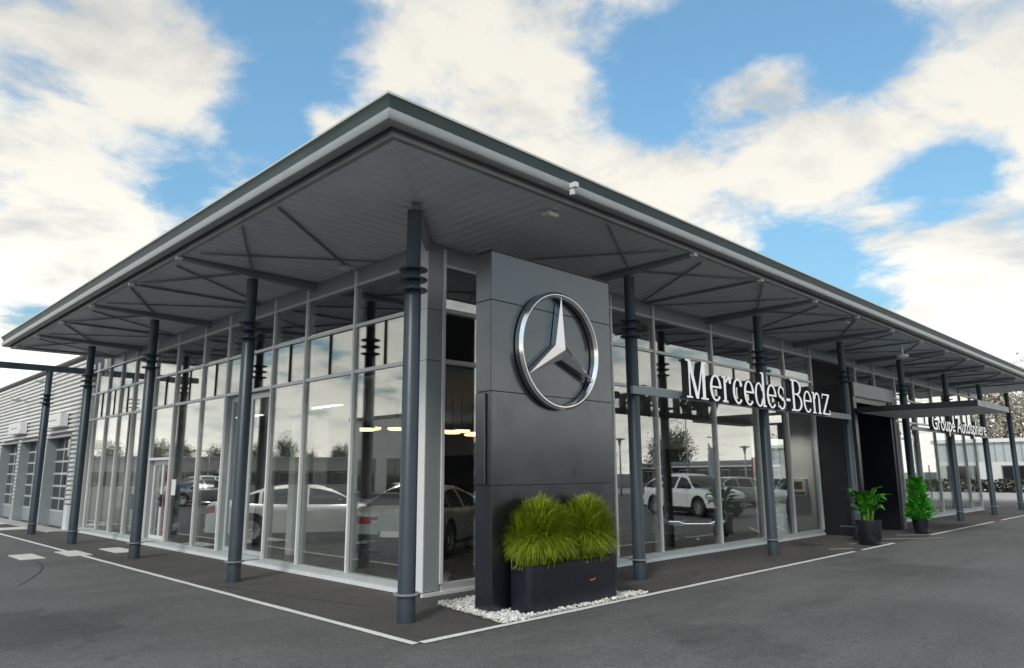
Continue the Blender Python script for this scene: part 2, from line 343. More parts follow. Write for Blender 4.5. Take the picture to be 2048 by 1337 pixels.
# ------------------------------------------------------------------ ground
def sheet(name, x0, x1, y0, y1, z, m_, parent=None):
    return wm(name, [(x0, y0, z), (x1, y0, z), (x1, y1, z), (x0, y1, z)], [(0, 1, 2, 3)], m_, parent)
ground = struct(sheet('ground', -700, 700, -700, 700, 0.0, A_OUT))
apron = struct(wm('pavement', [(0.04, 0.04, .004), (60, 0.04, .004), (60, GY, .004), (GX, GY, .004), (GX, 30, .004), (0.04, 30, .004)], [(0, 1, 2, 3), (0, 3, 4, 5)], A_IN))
def strip(name, pts, w, z, m_, parent):       # a flat painted ribbon with slightly uneven edges
    v = []; f = []
    P = [Vector(p) for p in pts]; q = []
    for a, b_ in zip(P, P[1:]):
        n = max(1, int((b_ - a).length / 0.35))
        q += [a.lerp(b_, i / n) for i in range(n)]
    q.append(P[-1])
    for i, p in enumerate(q):
        t = (q[min(i + 1, len(q) - 1)] - q[max(i - 1, 0)]).normalized(); nrm = Vector((-t.y, t.x))
        j = lambda: random.uniform(-.006, .006)
        a = p + nrm * (w / 2 + j()); b_ = p - nrm * (w / 2 + j())
        v += [(a.x, a.y, z), (b_.x, b_.y, z)]
    f = [(2 * i, 2 * i + 1, 2 * i + 3, 2 * i + 2) for i in range(len(q) - 1)]
    return wm(name, v, f, m_, parent)
strip('white_line', [(0.045, 0.045), (0.045, 30)], 0.10, .008, M_LINE, apron)
strip('white_line', [(0.12, 0.045), (12.0, 0.045)], 0.10, .009, M_LINE, apron)
strip('white_line', [(12.45, 0.045), (14.55, 0.045)], 0.10, .009, M_LINE, apron)
strip('white_line', [(14.55, 0.10), (13.6, 0.75)], 0.06, .010, M_LINE, apron)
strip('white_line', [(12.6, 0.30), (12.1, 0.62)], 0.06, .010, M_LINE, apron)
strip('white_line', [(16.9, -0.45), (15.1, 0.85)], 0.06, .010, M_LINE, apron)
strip('white_line', [(17.6, 0.10), (24.6, 0.10)], 0.10, .009, M_LINE, apron)
strip('white_line', [(17.6, 0.12), (16.9, 0.75)], 0.07, .010, M_LINE, apron)
strip('white_line', [(25.6, 0.10), (34, 0.10)], 0.10, .009, M_LINE, apron)
for x0 in (-1.1, -0.2, 0.72):
    o = box('utility_cover', x0, x0 + .45, 11.95 + .05 * random.random(), 13.2 + .1 * random.random(), .004, .016, M_CONCP, apron)
for y0 in (22.2, 25.7): box('utility_cover', 0.3, 1.3, y0, y0 + 1.2, .004, .014, M_CONCP, apron)
box('threshold', 1.15, 1.72, 19.9, 31.5, .003, .03, M_CONC, apron)
cr_pts = [(-0.9, 11.7), (-1.0, 10.6), (-1.25, 9.6), (-1.7, 8.4), (-1.95, 7.8)]
strip('crack', cr_pts, 0.022, .006, M_DARKALU, ground)
strip('joint_line', [(0.9, 2.2), (0.25, 5.6)], 0.02, .007, M_DARKALU, apron)
box('drain_cover', 12.5, 13.1, 1.15, 1.65, .004, .012, M_DARKALU, apron)
# far kerb and pavement beyond the lot on the right
struct(box('far_pavement', 44, 58, -60, 60, -.02, .10, M_CONC))

# ------------------------------------------------------------------ showroom building
B = thing('car_showroom', 'grey single-storey glass car showroom with deep overhanging roof on slim columns', 'building', (GX, GY, 0))
# roof edge swept along the outline
def sweep(name, prof, path, m_, parent, smooth=True):
    n = len(prof); v = []; f = []
    P = [Vector(p) for p in path]
    for i, p in enumerate(P):
        a = (P[i] - P[i - 1]).normalized() if i > 0 else None
        b_ = (P[i + 1] - P[i]).normalized() if i < len(P) - 1 else None
        na = Vector((a.y, -a.x)) if a else None; nb = Vector((b_.y, -b_.x)) if b_ else None
        if na is None: d = nb
        elif nb is None: d = na
        else: d = (na + nb) / (1 + na.dot(nb))
        for o_, z_ in prof: v.append((p.x + d.x * o_, p.y + d.y * o_, z_))
    for i in range(len(P) - 1):
        for k in range(n):
            f.append((i * n + k, i * n + (k + 1) % n, (i + 1) * n + (k + 1) % n, (i + 1) * n + k))
    f.append(tuple(range(n))); f.append(tuple(range((len(P) - 1) * n, len(P) * n))[::-1])
    return wm(name, v, f, m_, parent, smooth=smooth, sharp=32, fix=True)
path = [(9, YEND), (FX, YEND), (FX, FY), (XEND, FY), (XEND, 9)]     # outward is to the right of travel
roof = wm('roof', [(FX + .1, FY + .1, 5.56), (XEND - .1, FY + .1, 5.56), (XEND - .1, 9, 5.62), (9, 9, 5.62), (9, YEND - .1, 5.62), (FX + .1, YEND - .1, 5.56)], [(0, 1, 2, 3), (0, 3, 4, 5)], M_CLADD, B)
sweep('roof_cap', [(.03, 5.606), (.03, 5.632), (-.35, 5.65), (-.35, 5.606)], path, M_CAP, roof)
sweep('fascia', [(.005, 5.603), (-.045, 5.502), (-.30, 5.502), (-.30, 5.603)], path, M_FASCIA, roof)
gp = [(-.045, 5.499), (-.018, 5.478), (-.006, 5.44), (-.008, 5.40), (-.024, 5.365), (-.06, 5.345), (-.11, 5.342), (-.15, 5.36), (-.15, 5.499)]
sweep('gutter', gp, path, M_LIP, roof)
sweep('soffit_trim', [(-.20, 5.392), (-.20, 5.300), (-.21, 5.288), (-.275, 5.288), (-.285, 5.298), (-.285, 5.392)], path, M_LIP, roof)
# corrugated soffit, mitred at the corner
def soffit(name, horizontal):
    v = []; f = []
    a0, end = (FY, YEND) if not horizontal else (FX, XEND)
    b0 = FX if not horizontal else FY
    g = GX if not horizontal else GY; gc = GY if not horizontal else GX
    pitch = 0.20; u = a0 + .28; prof = []
    while u < end - .28:
        prof += [(u, ZS), (u + .13, ZS), (u + .145, ZS + .02), (u + .185, ZS + .02)]; u += pitch
    prof.append((end - .28, ZS))
    for (a, z) in prof:
        inner0 = b0 + .28; inner1 = g + .02
        lim = b0 + .28 + (a - (a0 + .28)) * (g - b0 - .28) / (gc - a0 - .28)
        e = min(inner1, lim) if a < gc else inner1
        v += [(inner0, a, z), (e, a, z)] if not horizontal else [(a, inner0, z), (a, e, z)]
    f = [(2 * i, 2 * i + 1, 2 * i + 3, 2 * i + 2) for i in range(len(prof) - 1)]
    return wm(name, v, f, M_SOFFIT, roof)
soffit('soffit', False); soffit('soffit', True)
# steel under the soffit
def bar(mb, a, b_, w, h):
    a, b_ = Vector(a), Vector(b_); t = (b_ - a).normalized(); n = Vector((-t.y, t.x, 0)).normalized() * w / 2; u = Vector((0, 0, h))
    mb.add([a - n, b_ - n, b_ + n, a + n, a - n + u, b_ - n + u, b_ + n + u, a + n + u], BF)
def beam(a, b_, w, h0, h1):        # a: wall end, b_: roof-edge end; tapered below the soffit
    a, b_ = Vector(a), Vector(b_); t = (b_ - a).normalized(); n = Vector((-t.y, t.x, 0)) * w / 2; top = ZS - .002
    v = [a - n, b_ - n, b_ + n, a + n]
    lo = [(v[0].x, v[0].y, top - h0), (v[1].x, v[1].y, top - h1), (v[2].x, v[2].y, top - h1), (v[3].x, v[3].y, top - h0)]
    hi = [(p.x, p.y, top) for p in v]
    return lo + hi
def canopy_steel(at, horizontal, back):
    P = (lambda u, d: (u, d, 0)) if horizontal else (lambda u, d: (d, u, 0))
    g, e, c = (GY, FY + .30, CY_) if horizontal else (GX, FX + .30, CX_)
    wm('beam', beam(P(at, g), P(at, e), .10, .15, .05), BF, M_BEAM, B)
    for sgn in (-1, 1):
        u1 = at + sgn * 2.2
        if (horizontal and u1 < 2.2) or (not horizontal and u1 < 2.2): continue
        mb = MB(); bar(mb, (*P(at + sgn * .06, c - .05)[:2], ZS - .05), (*P(u1, e + .03)[:2], ZS - .05), .026, .035); mb.build('strut', M_BEAM, B)
        mb = MB(); bar(mb, (*P(u1 - sgn * .05, g - .04)[:2], ZS - .055), (*P(at + sgn * .5, e + .1)[:2], ZS - .045), .022, .03); mb.build('strut', M_BEAM, B)
    u1 = at + 2.35
    if u1 < (XEND if horizontal else YEND) - .4:
        wm('beam', beam(P(u1, g), P(u1, e), .05, .05, .04), BF, M_BEAM, B)
    for uu in (at, u1):
        if uu < (XEND if horizontal else YEND) - .4:
            p = P(uu, e - .05); s_ = .045
            box('bracket', p[0] - s_, p[0] + s_, p[1] - s_, p[1] + s_, 5.245, 5.287, M_ALUW, B)
for y in LY[1:4]: canopy_steel(y, False, 0)
for x in RX[:6]: canopy_steel(x, True, 0)
mb = MB(); bar(mb, (GX, GY, ZS - .14), (CX_ + .05, CY_ + .05, ZS - .14), .10, .135); mb.build('beam', M_BEAM, B)
mb = MB(); bar(mb, (CX_ + .9, 4.2, ZS - .045), (FX + .32, 2.45, ZS - .045), .026, .035); mb.build('strut', M_BEAM, B)
# tail beam beyond the roof end, over the last column
wm('beam', bv(FX - .6, GX - .02, 19.52, 19.68, 4.90, 5.08), BF, M_COLUMN, B)

# columns
def col_meshes():
    c = MB().lathe([(.112, 0), (.112, .315), (.108, .33), (.108, 4.04), (.092, 4.06), (.092, 5.15)], 24).mesh('column', M_COLUMN, True, 40)
    r_ = MB().lathe([(.11, -.011), (.185, -.011), (.19, 0), (.185, .011), (.11, .011)], 28).mesh('ring', M_COLUMN, True, 40)
    k = MB().lathe([(.113, -.008), (.16, -.008), (.16, .008), (.113, .008)], 28).mesh('base_collar', M_BEAM, True, 40)
    pl = MB().box(.1, .42, -.02, .02, -.006, .006).mesh('tie_plate', M_BEAM)
    return c, r_, k, pl
CM = col_meshes()
def column(x, y, facing, ztop=5.12):
    o = obj('column', CM[0], B, (x - GX, y - GY, 0))
    if ztop < 5.1: o.scale = (1, 1, ztop / 5.12)
    for z in (4.07, 4.21, 4.345): obj('ring', CM[1], o, (0, 0, z))
    obj('base_collar', CM[2], o, (0, 0, .325)); obj('tie_plate', CM[3], o, (0, 0, .325), facing)
    return o
for i, y in enumerate(LY): column(CX_, y, 0 if i else R(45), 4.92 if i == 4 else 5.12)
for x in RX: column(x, CY_, R(90))

# glazing
def rowglass(kind, a, b_, z0, z1):
    """one pane between a and b_ along a facade, a thin sheet with a slight tilt of its own"""
    t = .012; d = [random.uniform(-.0035, .0035) for _ in range(4)]
    if kind == 'L': v = [(GX + d[0], a, z0), (GX + d[1], b_, z0), (GX + d[2], b_, z1), (GX + d[3] , a, z1)]; n = Vector((t, 0, 0))
    elif kind == 'R': v = [(a, GY + d[0], z0), (b_, GY + d[1], z0), (b_, GY + d[2], z1), (a, GY + d[3], z1)]; n = Vector((0, t, 0))
    else: v = [(33.1 + d[0], a, z0), (33.1 + d[1], b_, z0), (33.1 + d[2], b_, z1), (33.1 + d[3], a, z1)]; n = Vector((-t, 0, 0))
    # keep the sheet planar
    v[3] = tuple(Vector(v[0]) + Vector(v[2]) - Vector(v[1]))
    v2 = [tuple(Vector(p) + n) for p in v]
    return wm('window_pane', v + v2, BF, M_GLASS, B, fix=True)
def member(kind, a, b_, z0, z1, out=.035, inn=.15, m_=M_ALU, name='mullion'):
    if kind == 'L': return box(name, GX - out, GX + inn, a, b_, z0, z1, m_, B)
    if kind == 'R': return box(name, a, b_, GY - out, GY + inn, z0, z1, m_, B)
    return box(name, 33.1 - inn, 33.1 + out, a, b_, z0, z1, m_, B)
def facade(kind, marks, halves=True, doors=()):
    a0, a1 = marks[0], marks[-1]
    member(kind, a0, a1, 0, .055, .075, .118, M_ALUW, 'sill'); member(kind, a0 + .002, a1 - .002, .0555, .15, .045, .112, M_ALU, 'transom')
    for z in (Z1, Z2): member(kind, a0 + .002, a1 - .002, z - .03, z + .03, .036, .10, M_ALU, 'transom')
    member(kind, a0 + .002, a1 - .002, Z3 - .05, Z3, .05, .11, M_ALU, 'transom')
    for u in marks:
        member(kind, u - .026, u + .026, .1505, 5.24, .052, -.004, M_ALUW); member(kind, u - .024, u + .024, .1505, 5.0, .003, .125, M_ALUG, 'mullion_fin')
    for a, b_ in zip(marks, marks[1:]):
        a, b_ = a + .025, b_ - .025
        if (round(a - .025, 2)) not in doors: rowglass(kind, a, b_, .14, Z1 - .02)
        if halves and b_ - a > 1.1:
            mid = (a + b_) / 2; member(kind, mid - .014, mid + .014, Z1 + .03, Z2 - .03, .022, .05, M_DARKALU)
            rowglass(kind, a, mid - .01, Z1 + .02, Z2 - .02); rowglass(kind, mid + .01, b_, Z1 + .02, Z2 - .02)
        else: rowglass(kind, a, b_, Z1 + .02, Z2 - .02)
        rowglass(kind, a, b_, Z2 + .02, Z3 - .04)
ML = [2.52, 4.30, 5.95, 7.25, 9.38, 10.72, 12.38, 13.85, 15.48, 16.68, 17.85, 19.05, 19.62]
MR1 = [2.19, 4.40, 6.46, 7.95, 10.32, 12.42, 14.10, 15.86]
MR2 = [19.25, 20.95, 22.95, 25.05, 27.20, 29.25, 31.35, 33.06]
facade('L', ML, True, (7.25, 12.38)); facade('R', MR1); facade('R', MR2, True); facade('E', [2.36, 4.3, 6.4, 8.6], False)
# wall band above the glass
box('wall_band', GX + .0, GX + .2, 2.52, YEND, Z3 + .003, ZS - .001, M_ALUG, B)
box('wall_band', 2.17, XEND - .3, GY + .0, GY + .2, Z3 + .003, ZS - .001, M_ALUG, B)
# corner post of three stacked panels
for z0, z1 in ((.06, Z1 - .02), (Z1 - .012, Z2 - .02), (Z2 - .012, ZS - .002)):
    box('corner_panel', GX - .03, GX + .26, GY - .03, GY + .19, z0, z1, M_ALUG, B, bev=.006)
    box('corner_trim', GX - .045, GX - .032, GY - .03, GY + .18, z0, z1, M_ALUW, B)
box('sill', GX - .08, GX + .27, GY - .08, GY - .034, .0, .052, M_ALUW, B)
# sliding entrance in the left facade (set in a deep frame) and the small service door
def left_door(y0, y1, ztop, name, leafs, mfr):
    d = box(name, GX + .10, GX + .16, y0 + .03, y0 + .11, .15, ztop, mfr, B)
    box('door_frame', GX + .10, GX + .16, y1 - .11, y1 - .03, .15, ztop, mfr, d)
    box('door_frame', GX + .10, GX + .16, y0 + .112, y1 - .112, ztop - .12, ztop - .001, mfr, d)
    w = (y1 - y0 - .22) / leafs
    for k in range(leafs):
        a = y0 + .11 + k * w; b_ = a + w
        for (p, q) in ((a + .004, a + .05), (b_ - .05, b_ - .004)): box('door_stile', GX + .08, GX + .13, p, q, .16, ztop - .125, mfr, d)
        box('door_rail', GX + .082, GX + .128, a + .052, b_ - .052, .16, .24, mfr, d)
        box('door_pane', GX + .10, GX + .112, a + .05, b_ - .05, .24, ztop - .125, M_GLASS, d)
    return d
left_door(7.25, 9.38, Z1 - .04, 'sliding_door', 2, M_ALU)
d = left_door(12.38, 13.85, 2.10, 'service_door', 2, M_ALUW)
member('L', 12.41, 13.82, 2.10, 2.16, .036, .12, M_ALUW, 'transom'); rowglass('L', 12.405, 13.825, 2.15, Z1 - .02)
box('door_handle', GX + .02, GX + .07, 12.98, 13.01, .95, 1.25, M_DARKALU, d)
box('notice', GX - .012, GX - .004, 11.95, 12.2, 1.25, 1.62, M_WHITE, B)

# interior shell
box('interior_floor', GX + .2, 33, GY + .2, 19.5, .0, .035, M_FLOOR, B)
box('ceiling', GX + .45, 16.1, GY + .45, 19.3, 3.38, 3.46, M_CEIL, B)
box('ceiling', 20.5, 32.9, GY + .45, 11, 3.38, 3.46, M_CEIL, B)
wm('upper_ceiling', bv(GX + .25, 33, GY + .25, 19.5, 5.05, 5.12), BF, M_CLADD, B)
box('back_wall', 15.2, 15.4, 3.9, 19.4, .036, 5.04, M_PLASTER, B)
box('side_wall', GX + .21, 15.19, 19.42, 19.55, .036, 5.04, M_PLASTER, B)
box('partition', 16.20, 16.32, GY + .14, 3.32, .036, 5.04, M_WHITE, B)
box('back_wall', 16.1, 27.0, 11.0, 11.15, .036, 5.04, M_PLASTER, B)
box('wall_panel', 15.14, 15.19, 6, 19.3, .04, 2.45, M_NAVY, B)
for y in (8.0, 13.5): box('inner_column', 6.6, 6.9, y, y + .3, .036, 3.37, M_WHITE, B)
box('inner_column', 3.05, 3.3, 8.35, 8.6, .036, 3.37, M_PLASTER, B)
box('wall_screen', 15.09, 15.135, 15.6, 16.9, 1.05, 1.75, M_DARKGLASS, B)
for k in range(3): box('wall_lettering', 15.11, 15.135, 13.7, 14.5 - .1 * k, 1.75 - k * .22, 1.83 - k * .22, M_PLASTER, B)

# entrance portal and its canopy
PX0, PX1, PY = 15.90, 19.15, 1.18
box('portal_wall', PX0, PX0 + .20, PY, GY + .04, .0, 4.15, M_PORTAL, B)
box('portal_wall', PX1 - .40, PX1, PY, GY + .3, .0, 4.15, M_PORTAL, B)
box('portal_lintel', PX0 + .201, PX1 - .401, PY + .002, GY + .3, 3.76, 4.148, M_PORTAL2, B)
box('portal_trim', PX0 + .002, PX1 - .002, PY - .035, PY - .002, 3.78, 4.16, M_PORTAL2, B)
box('portal_trim', PX1 - .20, PX1 - .002, PY - .035, PY - .002, .02, 3.778, M_PORTAL2, B)
box('portal_ceiling', PX0 + .202, PX1 - .402, PY + .04, GY + 1.5, 3.62, 3.758, M_PORTAL, B)
pd = box('entrance_door', PX0 + .21, PX0 + .29, GY + .06, GY + .10, .01, 3.6, M_PORTAL, B)
for k in range(4):
    a = PX0 + .29 + k * .61
    box('door_leaf', a + .004, a + .606, GY + .07, GY + .12, .02, 2.5, M_DARKGLASS, pd)
box('door_header', PX0 + .292, PX1 - .41, GY + .06, GY + .10, 2.52, 3.6, M_PORTAL, pd)
KX0, KX1, KY0, KY1, KZ0, KZ1 = 16.0, 19.35, -1.75, PY - .04, 3.31, 3.46
can = box('entrance_canopy', KX0 + .04, KX1 - .04, KY0 + .04, KY1, KZ0 + .04, KZ1 - .01, M_BEAM, B)
box('edge_beam', KX0, KX0 + .06, KY0, KY1, KZ0, KZ1, M_PORTAL, can)
box('edge_beam', KX1 - .06, KX1, KY0, KY1, KZ0, KZ1, M_PORTAL, can)
box('edge_beam', KX0 + .061, KX1 - .061, KY0, KY0 + .06, KZ0, KZ1, M_PORTAL2, can)
n = 15
for k in range(n):
    a = KY0 + .07 + k * (KY1 - KY0 - .08) / n
    box('slat', KX0 + .062, KX1 - .062, a, a + .125, KZ0 - .012, KZ0 + .03, M_WHITE, can)

# ------------------------------------------------------------------ fixtures under the roof
def soffit_light(x, y, rz, lab):
    t = thing('downlight', lab, 'light', (x, y, ZS - .10), rz, 'floodlights under the roof overhang')
    obj('housing', MB().box(-.10, .10, -.07, .07, .02, .065).mesh('housing', M_ALUW), t)
    obj('lens', MB().box(-.085, .085, -.055, .055, .012, .0195).mesh('lens', M_WHITE), t)
    obj('bracket', MB().box(-.02, .02, -.02, .02, .066, .1).mesh('bracket', M_ALUW), t)
soffit_light(2.23, .04, R(0), 'white square floodlight under the eaves above the star pylon')
soffit_light(1.62, 4.28, R(90), 'white square floodlight under the eaves by the glass wall near the corner column')
soffit_light(12.8, .06, 0, 'white square floodlight under the eaves between lettering and entrance')
t = thing('security_camera', 'white dome security camera hanging from the soffit before the entrance', 'camera', (17.4, .25, ZS))
obj('mount', MB().lathe([(.05, 0), (.05, -.03), (.025, -.04), (.025, -.30)], 12).mesh('mount', M_WHITE, True, 40), t)
obj('dome', MB().lathe([(.06, -.30), (.15, -.33), (.16, -.37), (.12, -.39), (.06, -.42)], 20).mesh('dome', M_WHITE, True, 40), t)
t = thing('security_camera', 'small white camera on the gutter bracket above the star pylon', 'camera', (2.02, FY - .06, 5.43))
obj('body', MB().box(-.035, .035, -.03, .10, -.03, .035).mesh('body', M_ALUW), t); obj('arm', MB().box(-.02, .02, .02, .08, -.12, -.03).mesh('arm', M_ALUW), t)

# ------------------------------------------------------------------ star pylon
PY0, PYB, PXA, PXB, PZ = 0.55, 0.86, 1.60, 4.17, 4.71
T = thing('sign_pylon', 'tall black panelled sign pylon carrying a chrome star in a ring', 'sign', ((PXA + PXB) / 2, .7, 0))
box('core', PXA + .02, PXB - .02, PY0 + .02, PYB - .002, .0, PZ - .02, M_BLACK, T)
zc = [.05, 1.58, 2.80, 4.03, PZ]
for z0, z1 in zip(zc, zc[1:]):
    box('front_panel', PXA + .004, PXB - .004, PY0, PY0 + .019, z0 + .004, z1 - .004, M_PYLON, T, bev=.003)
    for x0 in (PXA, PXB - .019): box('side_panel', x0, x0 + .019, PY0 + .021, PYB, z0 + .004, z1 - .004, M_PYLON, T, bev=.003)
box('side_cover', PXA - .035, PXA - .001, PY0 + .10, PYB - .03, 1.60, 2.78, M_PYLON, T, bev=.006)
box('base_plate', PXA + .05, PXB - .05, PY0 + .05, PYB, .0, .052, M_BLACK, T)
box('cap', PXA - .008, PXB + .008, PY0 - .008, PYB + .008, PZ + .001, PZ + .022, M_DARKALU, T)
SC = Vector((2.875, PY0, 3.465)); SR = .855
def ringmesh():
    # ring: flat-faced band with bevelled edges, standing off the panel
    prof = [(SR, .0), (SR, -.075), (SR - .010, -.085), (SR - .036, -.110), (SR - .048, -.110), (SR - .074, -.080), (SR - .082, -.07), (SR - .082, .0)]
    seg = 96; v = []; f = []
    for k in range(seg):
        an = 2 * math.pi * k / seg
        for r_, d_ in prof: v.append((SC.x + r_ * math.sin(an), SC.y - .02 + d_, SC.z + r_ * math.cos(an)))
    n_ = len(prof)
    for k in range(seg):
        for i in range(n_):
            a, b_ = k * n_ + i, k * n_ + (i + 1) % n_; c_, d_ = ((k + 1) % seg) * n_ + (i + 1) % n_, ((k + 1) % seg) * n_ + i
            f.append((a, b_, c_, d_))
    return v, f
v, f = ringmesh(); em = wm('star_ring', v, f, M_CHROME, T, smooth=True, sharp=30, fix=True)
v = [(SC.x, SC.y - .185, SC.z)]; pts = []
for k in range(6):
    an = R(60 * k); r_ = SR - .06 if k % 2 == 0 else .135
    pts.append((math.sin(an) * r_, math.cos(an) * r_, -.105 if k % 2 == 0 else -.085))
for x_, z_, d_ in pts: v.append((SC.x + x_, SC.y - .02 + d_, SC.z + z_))
for x_, z_, d_ in pts: v.append((SC.x + x_, SC.y - .002 - .01, SC.z + z_))
f = [(0, 1 + k, 1 + (k + 1) % 6) for k in range(6)] + [(1 + k, 7 + k, 7 + (k + 1) % 6, 1 + (k + 1) % 6) for k in range(6)] + [tuple(range(7, 13))]
wm('star', v, f, M_CHROME, em, fix=True)

# white pebbles round the pylon foot, inside a shallow bed
bed = wm('gravel_bed', [(1.36, .10, .012), (4.26, .10, .012), (3.6, .95, .012), (2.75, 1.66, .012), (1.62, 1.66, .012)], [(0, 1, 2, 3, 4)], M_CONCP, None)
struct(bed)
mb = MB()
ico = bmesh.new(); bmesh.ops.create_icosphere(ico, subdivisions=1, radius=1); IV = [v_.co.copy() for v_ in ico.verts]; IF = [tuple(v_.index for v_ in f_.verts) for f_ in ico.faces]; ico.free()
rg = random.Random(3)
def in_bed(x, y): return y > .09 and x < 4.28 - (y - .1) * .9 and y < 1.66 and x > 1.34 + (y - .1) * .17
cnt = 0
while cnt < 5000:
    x, y = rg.uniform(1.3, 4.4), rg.uniform(.06, 1.7)
    if not in_bed(x, y) or (PXA + .05 < x < PXB - .05 and PY0 + .05 < y < PYB - .05): continue
    r_ = rg.uniform(.011, .026); q = Matrix.Rotation(rg.uniform(0, 6.3), 3, 'Z') @ Matrix.Rotation(rg.uniform(0, 6.3), 3, 'X')
    sx, sy, sz = rg.uniform(.8, 1.5), rg.uniform(.7, 1.1), rg.uniform(.5, .8)
    base = .012 + rg.uniform(0, .03)
    mb.add([q @ Vector((p.x * sx, p.y * sy, p.z * sz)) * r_ * rg.uniform(.9, 1.1) + Vector((x, y, base + r_ * .4)) for p in IV], IF); cnt += 1
pb = mb.build('pebbles', M_PEBBLE, bed, fix=False); pb['kind'] = 'stuff'

# ------------------------------------------------------------------ planter trough and its two grasses
QX0, QX1, QY0, QY1, QZ = 1.86, 3.66, .135, .535, .60
TR = thing('planter_trough', 'long dark rectangular planter trough in front of the star pylon', 'planter', ((QX0 + QX1) / 2, (QY0 + QY1) / 2, 0))
def rrect(x0, x1, y0, y1, r_, z, n=6):
    out = []
    for cx, cy, a0 in ((x1 - r_, y1 - r_, 0), (x0 + r_, y1 - r_, 90), (x0 + r_, y0 + r_, 180), (x1 - r_, y0 + r_, 270)):
        for k in range(n + 1):
            an = R(a0 + 90 * k / n); out.append((cx + r_ * math.cos(an), cy + r_ * math.sin(an), z))
    return out
lv = [rrect(QX0 + .02, QX1 - .02, QY0 + .015, QY1 - .01, .09, .0), rrect(QX0, QX1, QY0, QY1, .10, .06), rrect(QX0, QX1, QY0, QY1, .10, QZ - .01), rrect(QX0 + .008, QX1 - .008, QY0 + .008, QY1 - .008, .095, QZ),
      rrect(QX0 + .03, QX1 - .03, QY0 + .03, QY1 - .03, .08, QZ), rrect(QX0 + .035, QX1 - .035, QY0 + .035, QY1 - .035, .08, QZ - .12)]
v = sum(lv, []); n_ = len(lv[0]); f = []
for i in range(len(lv) - 1):
    for k in range(n_): f.append((i * n_ + k, i * n_ + (k + 1) % n_, (i + 1) * n_ + (k + 1) % n_, (i + 1) * n_ + k))
f.append(tuple(range(n_))[::-1])
wm('trough', v, f, M_TROUGH, TR, smooth=True, sharp=35, fix=True)
wm('soil', rrect(QX0 + .034, QX1 - .034, QY0 + .034, QY1 - .034, .08, QZ - .05), [tuple(range(n_))], M_SOIL, TR)
mb = MB(); mb.box(3.02, 3.09, QY0 - .006, QY0 + .002, .318, .336); mb.add([(3.09, QY0 - .006, .336), (3.125, QY0 - .006, .352), (3.125, QY0 - .006, .33), (3.09, QY0 - .006, .318)], [(0, 1, 2, 3)])
mb.build('badge', M_ORANGE, TR)
def tuft(cx, cy, rx, ry, height, n, seed, lab):
    t = thing('ornamental_grass', lab, 'plant', (cx, cy, QZ - .05), 0, 'arching grasses in the trough')
    rg = random.Random(seed); v = []; f = []
    for _ in range(n):
        a = rg.uniform(0, 2 * math.pi); el = math.asin(rg.uniform(-.50, 1.0)); lump = 1 + .10 * math.sin(a * 3 + seed) * math.cos(el * 4) + rg.gauss(0, .07)
        bx, by = rg.gauss(0, .13), rg.gauss(0, .06)
        tip = Vector((math.cos(a) * math.cos(el) * rx * lump, math.sin(a) * math.cos(el) * ry * lump, height * .42 + math.sin(el) * height * .58 * lump))
        p0 = Vector((bx, by, 0)); mid = Vector((tip.x * .42 + bx * .5, tip.y * .42 + by * .5, max(tip.z, height * .55) * rg.uniform(.95, 1.15)))
        w = rg.uniform(.0024, .0050); S_ = 7; base = len(v); tw = rg.uniform(-.05, .05); ang = a + 1.57 + rg.gauss(0, .5)
        ca, sa = math.cos(ang), math.sin(ang)
        for i in range(S_ + 1):
            s_ = i / S_; p = p0 * (1 - s_) ** 2 + mid * 2 * s_ * (1 - s_) + tip * s_ * s_
            x = p.x - math.sin(a) * tw * s_ * s_; y = p.y + math.cos(a) * tw * s_ * s_; z = p.z
            y = min(y, PY0 - .06 - cy) if y > 0 else y
            ww = w * (1 - s_ ** 2.5) + .0005
            v += [(x + ca * ww, y + sa * ww, z), (x - ca * ww, y - sa * ww, z)]
            if i: k = base + 2 * i; f.append((k - 2, k - 1, k + 1, k))
    obj('blades', me_from('blades', v, f, M_GRASS), t)
tuft(2.26, .33, .56, .46, .86, 9500, 1, 'yellow-green arching ornamental grass in the trough, on the corner column side')
tuft(3.20, .33, .54, .44, .86, 9500, 2, 'yellow-green arching ornamental grass in the trough, on the lettering side')

